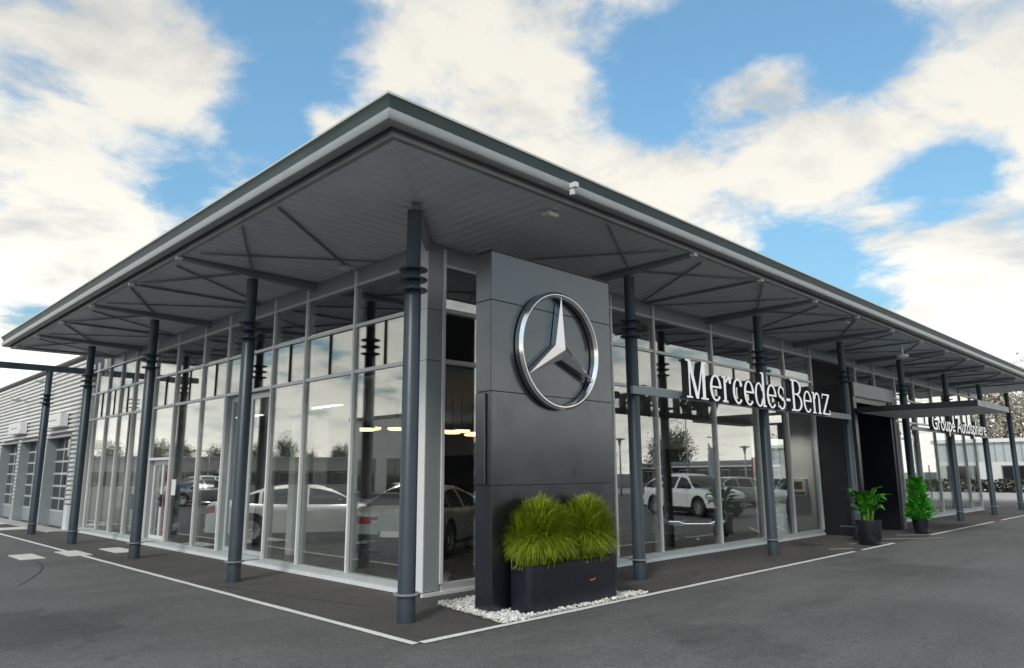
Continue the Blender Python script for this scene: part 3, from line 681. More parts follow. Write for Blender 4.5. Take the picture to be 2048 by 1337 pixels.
# ------------------------------------------------------------------ potted plants by the entrance
def pot_profile(rt, rb, h): return [(rb * .96, 0), (rb, .015), (rt, h - .03), (rt + .012, h - .028), (rt + .012, h), (rt - .02, h), (rt - .03, h - .06), (rt - .05, h - .07)]
t = thing('potted_plant', 'broad-leaved green plant in a round black pot before the dark portal wall', 'plant', (13.85, .36, 0))
obj('pot', MB().lathe(pot_profile(.285, .265, .58), 32).mesh('pot', M_POT, True, 35), t)
obj('soil', MB().lathe([(.23, .51), (.23, .515)], 24).mesh('soil', M_SOIL), t)
rg = random.Random(11)
def broad_leaf(base, az, stem, tilt, length, width, curl):
    """stem tube plus a curved pointed blade with a fold along the midrib"""
    d = Vector((math.cos(az), math.sin(az), 0)); side = Vector((-d.y, d.x, 0)); up = Vector((0, 0, 1))
    pts = [Vector(base)]; 
    for i in range(1, 6):
        s_ = i / 5; pts.append(Vector(base) + up * stem * s_ * math.cos(tilt * s_ * .6) + d * stem * math.sin(tilt) * s_ * s_ * .8)
    st = MB().tube(pts, [.012, .011, .010, .009, .008, .007], 6)
    tip = pts[-1]; dirv = (pts[-1] - pts[-2]).normalized(); v = []; f = []; n_ = 9
    p = tip.copy(); ang = math.asin(max(-1, min(1, dirv.z)))
    for i in range(n_ + 1):
        s_ = i / n_; w = width * (math.sin(math.pi * min(1, s_ * .97 + .03) ** .75)) * .5 + .002
        nrm = -d * math.sin(ang) + up * math.cos(ang)
        wav = .012 * math.sin(s_ * 14)
        for q in (-1, -.5, 0, .5, 1): v.append(p + side * w * q + nrm * (abs(q) * w * .35 + wav * abs(q)))
        if i: 
            k = 5 * i
            for j in range(4): f.append((k - 5 + j, k - 4 + j, k + j + 1, k + j))
        p = p + (d * math.cos(ang) + up * math.sin(ang)) * length / n_; ang -= curl / n_
    return st, v, f
for k in range(38):
    az = rg.uniform(0, 6.28); hgt = rg.uniform(.18, .62); tilt = rg.uniform(.1, .6) * (1.1 - hgt)
    if k < 4: az = (3.6, .4, 5.4, 2.6)[k]; hgt = (.62, .60, .52, .66)[k]; tilt = .42
    r0 = rg.uniform(0, .12); st, v, f = broad_leaf((math.cos(az) * r0, math.sin(az) * r0, .50), az, hgt, tilt, rg.uniform(.26, .44), rg.uniform(.18, .30), rg.uniform(1.0, 2.2))
    so_ = st.build('stem', M_STEM, t, True, world=False); obj('leaf', me_from('leaf', v, f, M_LEAFB, None, True), so_)
t = thing('potted_shrub', 'bright green conical shrub in a tapered black pot beside the portal', 'plant', (17.95, .42, 0))
obj('pot', MB().lathe(pot_profile(.215, .165, .44), 28).mesh('pot', M_POT, True, 35), t)
obj('soil', MB().lathe([(.17, .385), (.17, .39)], 24).mesh('soil', M_SOIL), t)
obj('trunk', MB().tube([(0, 0, .38), (.01, 0, .9), (0, 0, 1.4)], [.03, .02, .006], 8).mesh('trunk', M_BARK, True), t)
v = []; f = []; rg = random.Random(5)
def cone_r(z): return .33 * max(0, (1.56 - z) / 1.16) ** .62 * (0.75 + .25 * min(1, (z - .36) / .15))
for _ in range(760):           # sprays: a short twig with paired flat leaflets, pointing out and up
    z = .40 + 1.12 * rg.random() ** 1.25; a = rg.uniform(0, 6.28); lump = 1 + .18 * math.sin(a * 3 + z * 9) + .10 * math.sin(a * 7 - z * 15)
    r_ = cone_r(z) * lump * rg.uniform(.5, 1.0); c = Vector((math.cos(a) * r_, math.sin(a) * r_, z))
    d = (Vector((math.cos(a), math.sin(a), rg.uniform(.1, 1.1))) + Vector([rg.gauss(0, .25) for _ in range(3)])).normalized()
    sd_ = d.cross(Vector((rg.gauss(0, .4), rg.gauss(0, .4), 1))).normalized(); ln = rg.uniform(.08, .14)
    n3_ = sd_.cross(d)
    for i in range(5):
        for q in (-1, 1):
            b0 = c + d * ln * i / 5; w = .045 * (1 - i / 6.5)
            e1 = b0 + d * .035 + sd_ * q * w + n3_ * .008; e2 = b0 + d * .062 + sd_ * q * w * .55; k = len(v)
            v += [b0, b0 + sd_ * q * w * .5 + d * .005, e1, e2]; f.append((k, k + 1, k + 2, k + 3))
    k = len(v); v += [c + d * ln * .8 - sd_ * .016, c + d * ln * .8 + sd_ * .016, c + d * ln * 1.15]; f.append((k, k + 1, k + 2))
obj('foliage', me_from('foliage', v, f, M_LEAFC), t)

# ------------------------------------------------------------------ lettering
def glyph_mesh(strokes, front_y, depth):
    """strokes: list of quad strips [(left pts),(right pts)] in (x,z); each extruded, each a hair deeper than the last"""
    mb = MB()
    for i, (A, Bp) in enumerate(strokes):
        y0 = front_y + i * .0012; y1 = front_y + depth - i * .0012; n_ = len(A)
        v = [(x, y0, z) for x, z in A] + [(x, y0, z) for x, z in Bp] + [(x, y1, z) for x, z in A] + [(x, y1, z) for x, z in Bp]
        for k in range(n_ - 1):
            mb.add([], [], 0)
        base = len(mb.v); mb.v += v
        for k in range(n_ - 1):
            mb.f.append(tuple(base + j for j in (k, k + 1, n_ + k + 1, n_ + k))); mb.m.append(0)
            mb.f.append(tuple(base + 2 * n_ + j for j in (n_ + k, n_ + k + 1, k + 1, k))); mb.m.append(1)
            mb.f.append(tuple(base + j for j in (k, 2 * n_ + k, 2 * n_ + k + 1, k + 1))); mb.m.append(1)
            mb.f.append(tuple(base + n_ + j for j in (k, k + 1, 2 * n_ + k + 1, 2 * n_ + k))); mb.m.append(1)
        for k in (0, n_ - 1):
            q = [base + j for j in (k, n_ + k, 3 * n_ + k, 2 * n_ + k)]; mb.f.append(tuple(q)); mb.m.append(1)
    return mb
def rect(x0, x1, z0, z1): return ([(x0, z0), (x0, z1)], [(x1, z0), (x1, z1)])
def slant(x0, x1, z0, x2, x3, z1): return ([(x0, z0), (x2, z1)], [(x1, z0), (x3, z1)])
def arc(cx, cz, rx, rz, a0, a1, tw, th, n=22, taper=None):
    """elliptic stroke from angle a0 to a1 (degrees, 0 = right, ccw); tw: thickness at the sides, th: at top and bottom"""
    A = []; Bp = []
    for k in range(n + 1):
        a = R(a0 + (a1 - a0) * k / n); c, s_ = math.cos(a), math.sin(a)
        A.append((cx + rx * c, cz + rz * s_)); Bp.append((cx + (rx - tw) * c, cz + (rz - th) * s_))
    return (A, Bp)
XH, CH = .50, .71
def g_e(w):
    r_ = w / 2; return [arc(r_, XH / 2, r_, XH / 2 + .008, 0, 318, .085, .038), rect(.07, w - .012, XH * .50, XH * .50 + .036)]
def g_M(w):
    st = .055; return [rect(.085, .085 + .05, .03, CH - .03), rect(.0, .20, 0, .032), slant(w * .42, w * .42 + .10, 0, .06, .165, CH), rect(.0, .16, CH - .032, CH),
                       slant(w * .42 + .035, w * .42 + .09, .0, w - .20, w - .145, CH), rect(w - .20, w - .095, .03, CH - .03), rect(w - .26, w, 0, .032), rect(w - .19, w, CH - .032, CH)]
def g_r(w): return [rect(.06, .145, .03, XH - .02), rect(0, .21, 0, .03), rect(0, .145, XH - .032, XH + .0), arc(.145 + (w - .145) * .62, XH - .14, (w - .145) * .62, .15, 165, 45, .05, .05), arc(w - .05, XH - .075, .05, .055, 0, 360, .049, .054, 14)]
def g_c(w):
    r_ = w / 2 + .01; return [arc(r_, XH / 2, r_, XH / 2 + .008, 42, 318, .085, .038), arc(w - .055, XH * .80, .052, .055, 0, 360, .051, .054, 14)]
def g_d(w): return [rect(w - .15, w - .062, .03, CH + .02), rect(w - .15, w, 0, .032), rect(w - .21, w - .15, CH - .012, CH + .02), arc(.195, XH / 2, .195, XH / 2 + .008, 20, 340, .082, .036)]
def g_s(w):
    r_ = w / 2; q = XH / 4 + .012
    return [arc(r_, XH - q, r_ - .01, q + .008, 28, 250, .062, .038), arc(r_, q, r_ - .002, q + .008, 70, -152, .066, .038), slant(r_ + .02, r_ + .10, XH * .38, r_ - .12, r_ - .03, XH * .62),
            rect(w - .06, w - .03, XH - .15, XH - .03), rect(.0, .03, .03, .15)]
def g_B(w): return [rect(.08, .18, .03, CH - .03), rect(0, .30, 0, .034), rect(0, .30, CH - .034, CH), rect(.18, .32, CH * .52, CH * .52 + .032),
                    arc(.30, CH * .76, w - .34, CH * .24, 90, -90, .085, .034), arc(.30, CH * .275, w - .31, CH * .275, 90, -90, .09, .034)]
def g_n(w): return [rect(.06, .145, .03, XH - .02), rect(0, .20, 0, .03), rect(0, .145, XH - .032, XH), rect(w - .145, w - .06, .03, XH - .13), rect(w - .20, w, 0, .03), arc(.145 + (w - .205) / 2, XH - .15, (w - .205) / 2, .155, 180, 0, .06, .045)]
def g_z(w): return [rect(0, w, XH - .036, XH), rect(0, w, 0, .036), slant(.0, .10, .036, w - .10, w, XH - .036), rect(.0, .03, XH - .12, XH - .036), rect(w - .03, w, .036, .12)]
def g_h(w): return [rect(.02, w - .03, .20, .255)]
G = {'M': g_M, 'e': g_e, 'r': g_r, 'c': g_c, 'd': g_d, 's': g_s, 'B': g_B, 'n': g_n, 'z': g_z, '-': g_h}
SPANS = [('M', 6.64, 7.41), ('e', 7.47, 7.90), ('r', 7.93, 8.30), ('c', 8.34, 8.74), ('e', 8.80, 9.23), ('d', 9.27, 9.76), ('e', 9.80, 10.25), ('s', 10.32, 10.66), ('-', 10.70, 10.95), ('B', 10.97, 11.56), ('e', 11.61, 12.06), ('n', 12.09, 12.60), ('z', 12.67, 13.10)]
t = thing('letter_sign', 'raised white serif lettering reading Mercedes-Benz on a rail between columns', 'sign', (9.9, .9, 3.05))
box('rail', 5.20, 14.82, .885, .94, 3.05, 3.185, M_BEAM, t)
for ch, x0, x1 in SPANS:
    mb = glyph_mesh(G[ch](x1 - x0), 0, .15)
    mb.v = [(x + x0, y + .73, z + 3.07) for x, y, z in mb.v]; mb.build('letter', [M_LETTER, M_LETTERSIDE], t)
t = thing('letter_sign', 'raised white sans lettering reading Groupe Autosphere on a rail beyond the canopy', 'sign', (25, .9, 3.0))
box('rail', 19.7, 29.15, .885, .93, 2.97, 3.08, M_BEAM, t)
fc = bpy.data.curves.new('txt', 'FONT'); fc.body = 'Groupe Autosphere'; fc.size = 1; fc.extrude = .06; fc.resolution_u = 3; fc.offset = .006
to = bpy.data.objects.new('txt', fc); COL.objects.link(to); bpy.context.view_layer.update()
tm = bpy.data.meshes.new_from_object(to.evaluated_get(bpy.context.evaluated_depsgraph_get())); bpy.data.objects.remove(to)
b = bmesh.new(); b.from_mesh(tm); bmesh.ops.remove_doubles(b, verts=b.verts, dist=1e-5)
seen = set(); isl = []
for v0 in b.verts:
    if v0.index in seen: continue
    st = [v0]; seen.add(v0.index); g = []
    while st:
        a = st.pop(); g.append(a)
        for e in a.link_edges:
            o = e.other_vert(a)
            if o.index not in seen: seen.add(o.index); st.append(o)
    isl.append(g)
xs = [v_.co.x for v_ in b.verts]; x0, x1 = min(xs), max(xs); sx = 6.8 / (x1 - x0); sz = .50 / .70
for g in sorted(isl, key=lambda g: min(v_.co.x for v_ in g)):
    idx = {v_.index: i for i, v_ in enumerate(g)}; fs = {f_ for v_ in g for f_ in v_.link_faces}
    mb = MB(); mb.v = [(21.25 + (v_.co.x - x0) * sx, .79 - v_.co.z, 3.03 + v_.co.y * sz) for v_ in g]
    for f_ in fs:
        mb.f.append(tuple(idx[v_.index] for v_ in f_.verts)); mb.m.append(0 if min(v_.co.z for v_ in f_.verts) > .05 else 1)
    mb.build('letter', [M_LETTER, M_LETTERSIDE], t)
b.free()

# ------------------------------------------------------------------ workshop building on the left
WX, WY0, WY1, WZ = 1.70, 19.78, 46.0, 5.55
WB = thing('workshop_building', 'workshop clad in pale horizontal ribbed metal with a row of sectional doors', 'building', (WX, 20, 0))
OPEN = [(20.70, 23.70), (24.75, 27.80), (28.30, 31.35), (31.9, 34.9), (35.5, 38.5)]
box('wall', WX + .10, WX + .5, WY0, WY1, 3.06, WZ - .05, M_CLADD, WB)
edges = [WY0] + [e for o_ in OPEN for e in o_] + [WY1]
for k in range(0, len(edges), 2):
    box('pier', WX + .10, WX + .5, edges[k] + .002, edges[k + 1] - .002, 0, 3.058, M_CLADD, WB)
    box('plinth', WX - .01, WX + .098, edges[k] + .002, edges[k + 1] - .002, 0, .80, M_CONC if k else M_ALUW, WB)
box('roof', WX + .02, 20, WY0 + .01, WY1, WZ - .048, WZ - .02, M_CLADD, WB)
box('eaves_trim', WX - .03, WX + .25, WY0 - .02, WY1, WZ - .019, WZ + .07, M_DARKALU, WB)
box('corner_trim', WX - .03, WX + .10, WY0 - .03, WY0 - .002, .02, WZ - .02, M_ALU, WB)
box('end_wall', WX + .11, 14, WY0 + .003, WY0 + .1, 3.0, WZ - .06, M_CLAD, WB)
def plank_mesh(length):
    prof = [(.098, 0), (.0, .018), (.0, .085), (.06, .112), (.098, .138)]
    v = []; 
    for y in (0, length): v += [(d_, y, z_) for d_, z_ in prof]
    n_ = len(prof); f = [(k, k + 1, n_ + k + 1, n_ + k) for k in range(n_ - 1)] + [(0, 1, 2, 3, 4)[::-1], (5, 6, 7, 8, 9)]
    return fix_normals(me_from('cladding_plank', v, f, M_CLAD))
full = plank_mesh(WY1 - WY0); cache = {}
z = .83
while z < WZ - .16:
    if z > 3.04: obj('cladding_plank', full, WB, (0, WY0 - 20, z))
    else:
        for k in range(0, len(edges), 2):
            ln = round(edges[k + 1] - edges[k], 3)
            if ln not in cache: cache[ln] = plank_mesh(ln)
            obj('cladding_plank', cache[ln], WB, (0, edges[k] - 20, z))
    z += .145
for (y0, y1) in OPEN:
    box('door_jamb', WX - .02, WX + .42, y1 - .001, y1 + .10, 0, 3.055, M_ALUG, WB); box('door_jamb', WX - .02, WX + .42, y0 - .04, y0 + .001, 0, 3.055, M_ALUG, WB)
    box('door_head', WX - .02, WX + .42, y0 + .002, y1 - .002, 3.0, 3.055, M_ALUG, WB)
    dr = box('sectional_door', WX + .300, WX + .340, y0 + .002, y1 - .002, .03, .50, M_ALUG, WB)
    for i in range(6):
        z0 = .50 + i * .417
        box('door_rail', WX + .295, WX + .345, y0 + .002, y1 - .002, z0, z0 + .065, M_ALU, dr)
        for j in range(3):
            a = y0 + .05 + j * (y1 - y0 - .1) / 3; b_ = a + (y1 - y0 - .1) / 3
            box('pane', WX + .315, WX + .330, a + .03, b_ - .03, z0 + .067, z0 + .415, M_DARKGLASS, dr)
            if j: box('door_stile', WX + .300, WX + .340, a - .028, a + .028, z0 + .067, z0 + .415, M_ALU, dr)
for y0, lab in ((21.3, 'white box sign above the first workshop door next to the glazing'), (27.1, 'white box sign above the second and third workshop doors')):
    t = thing('box_sign', lab, 'sign', (WX - .1, y0 + 1, 3.33))
    obj('case', MB().box(-.14, .08, -1.05, 1.05, 0, .44).mesh('case', M_ALUW), t)
    obj('face', MB().box(-.15, -.141, -1.02, 1.02, .03, .41).mesh('face', M_WHITE), t)
    tx = MB()
    for k in range(16): tx.box(-.153, -.151, -.55 + k * .07, -.55 + k * .07 + .045, .20, .20 + (.05 if k % 3 else .065))
    obj('print', tx.mesh('print', M_ALUG), t)
for y0, z0, lab in ((23.6, 4.95, 'grey wall lamp high on the ribbed cladding near the corner'), (27.2, 4.55, 'grey wall lamp on the ribbed cladding above the second box sign')):
    t = thing('wall_lamp', lab, 'light', (WX, y0, z0), 0)
    obj('arm', MB().tube([(0, 0, 0), (-.18, 0, .05), (-.35, 0, .05)], .02, 8).mesh('arm', M_ALUG, True), t)
    obj('head', MB().box(-.62, -.30, -.11, .11, .02, .085).mesh('head', M_ALUG), t)

# ------------------------------------------------------------------ cars
def paint(name, col, metal=0.0): return mat(name, col, 0.28, metal, var=0.02, vscale=2, coat=1.0)
P_WHITE = paint('paint_white', (0.84, 0.86, 0.86)); P_SILVER = paint('paint_silver', (0.40, 0.43, 0.43), 0.35); P_BLACK = paint('paint_black', (0.012, 0.013, 0.016))
P_GREY = paint('paint_grey', (0.16, 0.17, 0.18), 0.3); P_BLUE = paint('paint_blue', (0.03, 0.06, 0.13), 0.2); P_RED = paint('paint_red', (0.35, 0.02, 0.02))
M_CARGLASS = mat('car_glass', (0.010, 0.012, 0.014), 0.08, spec=0.45)
M_PLATE = mat('number_plate', (0.75, 0.76, 0.78), 0.5); M_PLATEB = mat('plate_band', (0.03, 0.09, 0.40), 0.5)
SEDAN = dict(L=4.80, W=1.83, fa=1.56, ra=-1.33, rw=.345, sill=.20,
    sh=[(-2.4, .90), (-2.36, .98), (-2.2, 1.02), (-1.8, 1.01), (-1.2, .97), (0, .93), (.9, .93), (1.25, .91), (1.9, .81), (2.25, .70), (2.4, .56)],
    pl=[(-2.4, .80), (-2.34, .90), (-2.1, .965), (-1.2, 1), (1.3, 1), (1.9, .96), (2.2, .86), (2.34, .74), (2.4, .60)],
    roof=[(-2.02, 1.005), (-1.55, 1.19), (-1.05, 1.36), (-.4, 1.445), (.1, 1.435), (.55, 1.33), (1.28, .93)], wst=.42, rwt=-.95, pill=[(-.10, .02), (-1.18, -1.10)])
SUV = dict(L=4.72, W=1.89, fa=1.50, ra=-1.38, rw=.375, sill=.30,
    sh=[(-2.36, .90), (-2.32, 1.04), (-2.1, 1.10), (-1.2, 1.07), (0, 1.05), (.85, 1.06), (1.2, 1.05), (1.8, .98), (2.2, .88), (2.36, .72)],
    pl=[(-2.36, .82), (-2.30, .91), (-2.0, .975), (-1.2, 1), (1.3, 1), (1.9, .965), (2.2, .88), (2.32, .78), (2.36, .68)],
    roof=[(-2.20, 1.12), (-1.85, 1.40), (-1.5, 1.58), (-.6, 1.65), (.0, 1.635), (.45, 1.54), (1.2, 1.06)], wst=.32, rwt=-1.58, pill=[(-.12, .0), (-1.15, -1.06)])
HATCH = dict(L=4.30, W=1.79, fa=1.36, ra=-1.32, rw=.33, sill=.20,
    sh=[(-2.15, .86), (-2.1, .98), (-1.9, 1.02), (-1.1, .98), (0, .93), (.8, .93), (1.1, .92), (1.7, .82), (2.0, .72), (2.15, .58)],
    pl=[(-2.15, .82), (-2.08, .91), (-1.8, .97), (-1.1, 1), (1.2, 1), (1.7, .96), (2.0, .86), (2.1, .76), (2.15, .64)],
    roof=[(-2.02, 1.03), (-1.75, 1.28), (-1.4, 1.42), (-.5, 1.46), (0, 1.44), (.4, 1.35), (1.1, .93)], wst=.28, rwt=-1.45, pill=[(-.12, -.02), (-1.05, -.97)])
WHEEL = {}
def wheel_meshes(rw):
    if rw in WHEEL: return WHEEL[rw]
    w = .11
    ty = MB().lathe([(rw * .66, -w), (rw * .93, -w), (rw, -w * .7), (rw, w * .7), (rw * .93, w), (rw * .66, w), (rw * .64, w * .8), (rw * .64, -w * .8)], 36, axis='y').mesh('tyre', M_RUBBER, True, 35)
    mb = MB(); mb.lathe([(rw * .66, .0), (rw * .66, w * .92), (rw * .60, w * .92), (rw * .59, .02)], 36, axis='y'); mb.lathe([(.0, w * .5), (.055, w * .62), (.05, w * .75), (.001, w * .8)], 12, axis='y')
    for k in range(20):
        a = 2 * math.pi * k / 20; c, s_ = math.cos(a), math.sin(a); h = .0085; r0, r1 = .04, rw * .62
        v = []
        for (r_, y_) in ((r0, w * .62), (r1, w * .82)):
            for q in (-1, 1): v += [(c * r_ - s_ * h * q, y_, s_ * r_ + c * h * q), (c * r_ - s_ * h * q, y_ - .03, s_ * r_ + c * h * q)]
        mb.add(v, [(0, 2, 6, 4), (1, 5, 7, 3), (0, 4, 5, 1), (2, 3, 7, 6), (4, 6, 7, 5), (0, 1, 3, 2)])
    rim = mb.mesh('rim', M_RIM); WHEEL[rw] = (ty, rim); return ty, rim
BODY = {}
def car_meshes(key, sp, pm, tail, led):
    k_ = (key, pm.name, tail, led)
    if k_ in BODY: return BODY[k_]
    Lh, hw, rw = sp['L'] / 2, sp['W'] / 2, sp['rw']
    xs = sorted(set([round(-Lh + i * sp['L'] / 64, 4) for i in range(65)] + [p[0] for p in sp['sh']] + [sp['fa'] + d for d in (-.42, -.38, .38, .42)] + [sp['ra'] + d for d in (-.42, -.38, .38, .42)]))
    xs = [x for i, x in enumerate(xs) if i == 0 or x - xs[i - 1] > .012]
    ar = rw + .055
    def zb(x):
        z = sp['sill'] + .05 * max(0, (abs(x) - 1.9) / .5)
        for wx in (sp['fa'], sp['ra']):
            if abs(x - wx) < ar: z = max(z, rw + math.sqrt(ar * ar - (x - wx) ** 2))
        return z
    sh = lambda x: interp(sp['sh'], x); wd = lambda x: hw * interp(sp['pl'], x)
    T_ = [0, .10, .24, .40, .56, .70, .82, .92, 1.0]
    def fy(z, zs): # side section
        return interp([(.1, .945), (.42, 1.0), (.62, .995), (zs - .14, .985), (zs - .04, .955), (zs, .915)], z)
    P = {}; faces = {}
    V = []; 
    def add(p): V.append(p); return len(V) - 1
    rows = []
    for x in xs:
        z0, zs, w = zb(x), sh(x), wd(x); cr_ = .05 * min(1, (Lh - abs(x)) / .25)
        side = [(w * fy(z0 + (zs - z0) * t_, zs), z0 + (zs - z0) * t_) for t_ in T_] + [(w * .86, zs + .35 * cr_), (w * .45, zs + .85 * cr_), (0, zs + cr_)]
        rows.append([[add((x, s_ * y, z)) for (y, z) in side] for s_ in (1, -1)])
    def put(key, f): faces.setdefault(key, []).append(f)
    nT = len(T_); nr = len(rows[0][0])
    for i in range(len(xs) - 1):
        xm = (xs[i] + xs[i + 1]) / 2
        for si in (0, 1):
            for j in range(nr - 1):
                a, b_, c_, d_ = rows[i][si][j], rows[i + 1][si][j], rows[i + 1][si][j + 1], rows[i][si][j + 1]
                k = 'body'
                if j < 1 and abs(xm) < 2.0: k = 'sill_trim'
                if xm > Lh - .42 and 4 <= j <= 5: k = ('headlight', si)
                if xm < -Lh + .26 and 5 <= j <= 6: k = ('taillight', si)
                if j < 1 and abs(xm) > 2.0: k = ('bumper', xm > 0)
                put(k, (a, b_, c_, d_) if si == 0 else (d_, c_, b_, a))
    # end caps, split across
    for end, i in ((1, len(xs) - 1), (-1, 0)):
        Lr, Rr = rows[i]; nc = 10; grid = []
        for j in range(nT):
            pl_, pr_ = Vector(V[Lr[j]]), Vector(V[Rr[j]]); g = [Lr[j]]
            for c in range(1, nc):
                p = pl_.lerp(pr_, c / nc); q = 1 - (2 * c / nc - 1) ** 2; g.append(add((p.x + end * .045 * q, p.y, p.z)))
            g.append(Rr[j]); grid.append(g)
        for j in range(nT - 1):
            for c in range(nc):
                k = 'body'; e = min(c, nc - 1 - c)
                if end < 0:
                    if j <= 2: k = ('bumper', False)
                    if (j == 6 and e <= 2) or (j == 5 and e <= 1): k = ('taillight', 0 if c < nc / 2 else 1)
                else:
                    if j <= 0: k = ('bumper', True)
                    if 1 <= j <= 4 and e >= 2: k = 'grille'
                    if 4 <= j <= 5 and e < 2: k = ('headlight', 0 if c < nc / 2 else 1)
                a, b_, c_, d_ = grid[j][c], grid[j][c + 1], grid[j + 1][c + 1], grid[j + 1][c]
                put(k, (a, d_, c_, b_) if end > 0 else (a, b_, c_, d_))
    # greenhouse
    rf = sp['roof']; gx = [rf[0][0] + (rf[-1][0] - rf[0][0]) * i / 52 for i in range(53)]
    for (a, b_) in sp['pill']: gx += [a, b_]
    gx = sorted(gx); gx = [x for i, x in enumerate(gx) if i == 0 or x - gx[i - 1] > .008]
    gr = []
    for x in gx:
        zr, zs, w = interp(rf, x), sh(x) - .012, wd(x); h = max(.004, zr - zs); yb = w * .905; kk = min(1, h / .5); yt = yb - .27 * kk * h / .5 - .02
        side = [(yb, zs), (yb - (yb - yt) * .05, zs + h * .05)]
        for t_ in (.4, .86): side.append((yb - (yb - yt) * t_ + .02 * math.sin(math.pi * t_) * kk, zs + h * t_ * .94))
        side += [(yt, zs + h * .94), (yt * .93, zs + h * .972), (yt * .5, zr - .004), (0, zr)]
        gr.append([[add((x, s_ * y, z)) for (y, z) in side] for s_ in (1, -1)])
    for i in range(len(gx) - 1):
        xm = (gx[i] + gx[i + 1]) / 2; hh = interp(rf, xm) - sh(xm)
        for si in (0, 1):
            for j in range(7):
                k = 'body'
                if j in (1, 2) and hh > .13 and not any(a <= xm <= b_ for a, b_ in sp['pill']): k = ('side_window', si, 0 if xm > sp['pill'][0][1] - .05 else 1 if xm > sp['pill'][1][0] else 2)
                if j >= 5 and xm > sp['wst'] and xm < rf[-1][0] - .05: k = 'windscreen'
                if j >= 5 and xm < sp['rwt'] and xm > rf[0][0] + .05: k = 'rear_window'
                a, b_, c_, d_ = gr[i][si][j], gr[i + 1][si][j], gr[i + 1][si][j + 1], gr[i][si][j + 1]
                put(k, (a, b_, c_, d_) if si == 0 else (d_, c_, b_, a))
    MT = {'body': pm, 'sill_trim': M_BLACK, 'bumper': M_BLACK, 'grille': M_BLACK, 'windscreen': M_CARGLASS, 'rear_window': M_CARGLASS, 'side_window': M_CARGLASS, 'headlight': M_LAMP, 'taillight': M_RED}
    out = []
    for k, fs in faces.items():
        nm = k if isinstance(k, str) else k[0]; used = sorted({i for f_ in fs for i in f_}); ix = {u: n_ for n_, u in enumerate(used)}
        me = me_from(nm, [V[u] for u in used], [tuple(ix[i] for i in f_) for f_ in fs], MT[nm], None, True)
        b = bmesh.new(); b.from_mesh(me); bmesh.ops.remove_doubles(b, verts=b.verts, dist=1e-4); bmesh.ops.recalc_face_normals(b, faces=b.faces); b.to_mesh(me); b.free()
        me.polygons.foreach_set('use_smooth', [True] * len(me.polygons)); me.set_sharp_from_angle(angle=R(42)); out.append((nm, me))
    # small fittings
    und = MB().box(-Lh + .25, Lh - .25, -hw + .20, hw - .20, .17, .75).mesh('underbody', M_BLACK); out.append(('underbody', und))
    for s_ in (1, -1):
        xm_ = rf[-1][0] - .52; zz_ = sh(xm_) + .09; y_ = s_ * (hw * .94)
        me = MB().lathe([(.01, -.085), (.055, -.07), (.075, 0), (.06, .07), (.01, .085)], 10, (0, 0, 0), axis='y').mesh('mirror', M_BLACK if pm is P_WHITE else pm, True)
        me.transform(Matrix.Translation((xm_, y_ + s_ * .10, zz_)) @ Matrix.Scale(.9, 4, (0, 0, 1))); out.append(('mirror', me))
        for xd in (sp['pill'][0][0] + .10, sp['pill'][1][1] + .10):
            zh = sh(xd) - .15; yh = wd(xd) * fy(zh, sh(xd)); out.append(('door_handle', MB().box(xd, xd + .20, s_ * yh - .018, s_ * yh + .018, zh - .013, zh + .013).mesh('door_handle', M_RIM if pm is not P_WHITE else pm)))
        for xd in (sp['pill'][0][0] - .02, sp['pill'][1][0] - .06, rf[-1][0] - .36):
            v = []; z0, z1 = sp['sill'] + .03, sh(xd) - .02
            for q in range(9):
                z = z0 + (z1 - z0) * q / 8; y = s_ * (wd(xd) * fy(z, sh(xd)) + .0015); v += [(xd - .005, y, z), (xd + .005, y, z)]
            out.append(('door_seam', me_from('door_seam', v, [(2 * q, 2 * q + 1, 2 * q + 3, 2 * q + 2) for q in range(8)], M_BLACK)))
        out.append(('exhaust_trim', MB().box(-Lh - .03, -Lh + .05, s_ * .62 - .13, s_ * .62 + .13, .33, .365).mesh('exhaust_trim', M_CHROME)))
    out.append(('chrome_strip', MB().box(-Lh - .035, -Lh + .02, -.62, .62, .375, .392).mesh('chrome_strip', M_CHROME)))
    out.append(('number_plate', MB().box(-Lh - .062, -Lh - .035, -.26, .26, .46, .57).box(-Lh - .065, -Lh - .0625, -.26, -.215, .46, .57, mi=1).box(-Lh - .065, -Lh - .0625, .215, .26, .46, .57, mi=1).mesh('number_plate', [M_PLATE, M_PLATEB])))
    if led:
        mb = MB(); pr = [(-.66, .52), (-.44, .52), (-.30, .47), (.30, .47), (.44, .52), (.66, .52)]
        for (a, za), (b2, zb2) in zip(pr, pr[1:]):
            f1 = lambda y: Lh + .085 - .10 * (y / .8) ** 2
            mb.add([(f1(a), a, za), (f1(b2), b2, zb2), (f1(b2), b2, zb2 + .016), (f1(a), a, za + .016), (f1(a) - .04, a, za), (f1(b2) - .04, b2, zb2), (f1(b2) - .04, b2, zb2 + .016), (f1(a) - .04, a, za + .016)], BF)
        out.append(('led_strip', mb.mesh('led_strip', M_LED)))
    BODY[k_] = out; return out
def car(name, label, cat, key, sp, pm, x, y, yaw, tail='', led=False, z=.0, group=None):
    t = thing(name, label, cat, (x, y, z), yaw, group)
    for nm, me in car_meshes(key, sp, pm, tail, led): obj(nm, me, t)
    ty, rim = wheel_meshes(sp['rw'])
    for wx in (sp['fa'], sp['ra']):
        for s_ in (1, -1):
            w_ = obj('wheel', ty, t, (wx, s_ * (sp['W'] / 2 - .125), sp['rw'])); 
            if s_ < 0: w_.rotation_euler = (0, 0, math.pi)
            obj('rim', rim, w_)
    return t
IG, OG, LG = 'cars shown inside the glass hall', 'cars parked across the lot before the right facade', 'cars parked across the lot before the left facade'
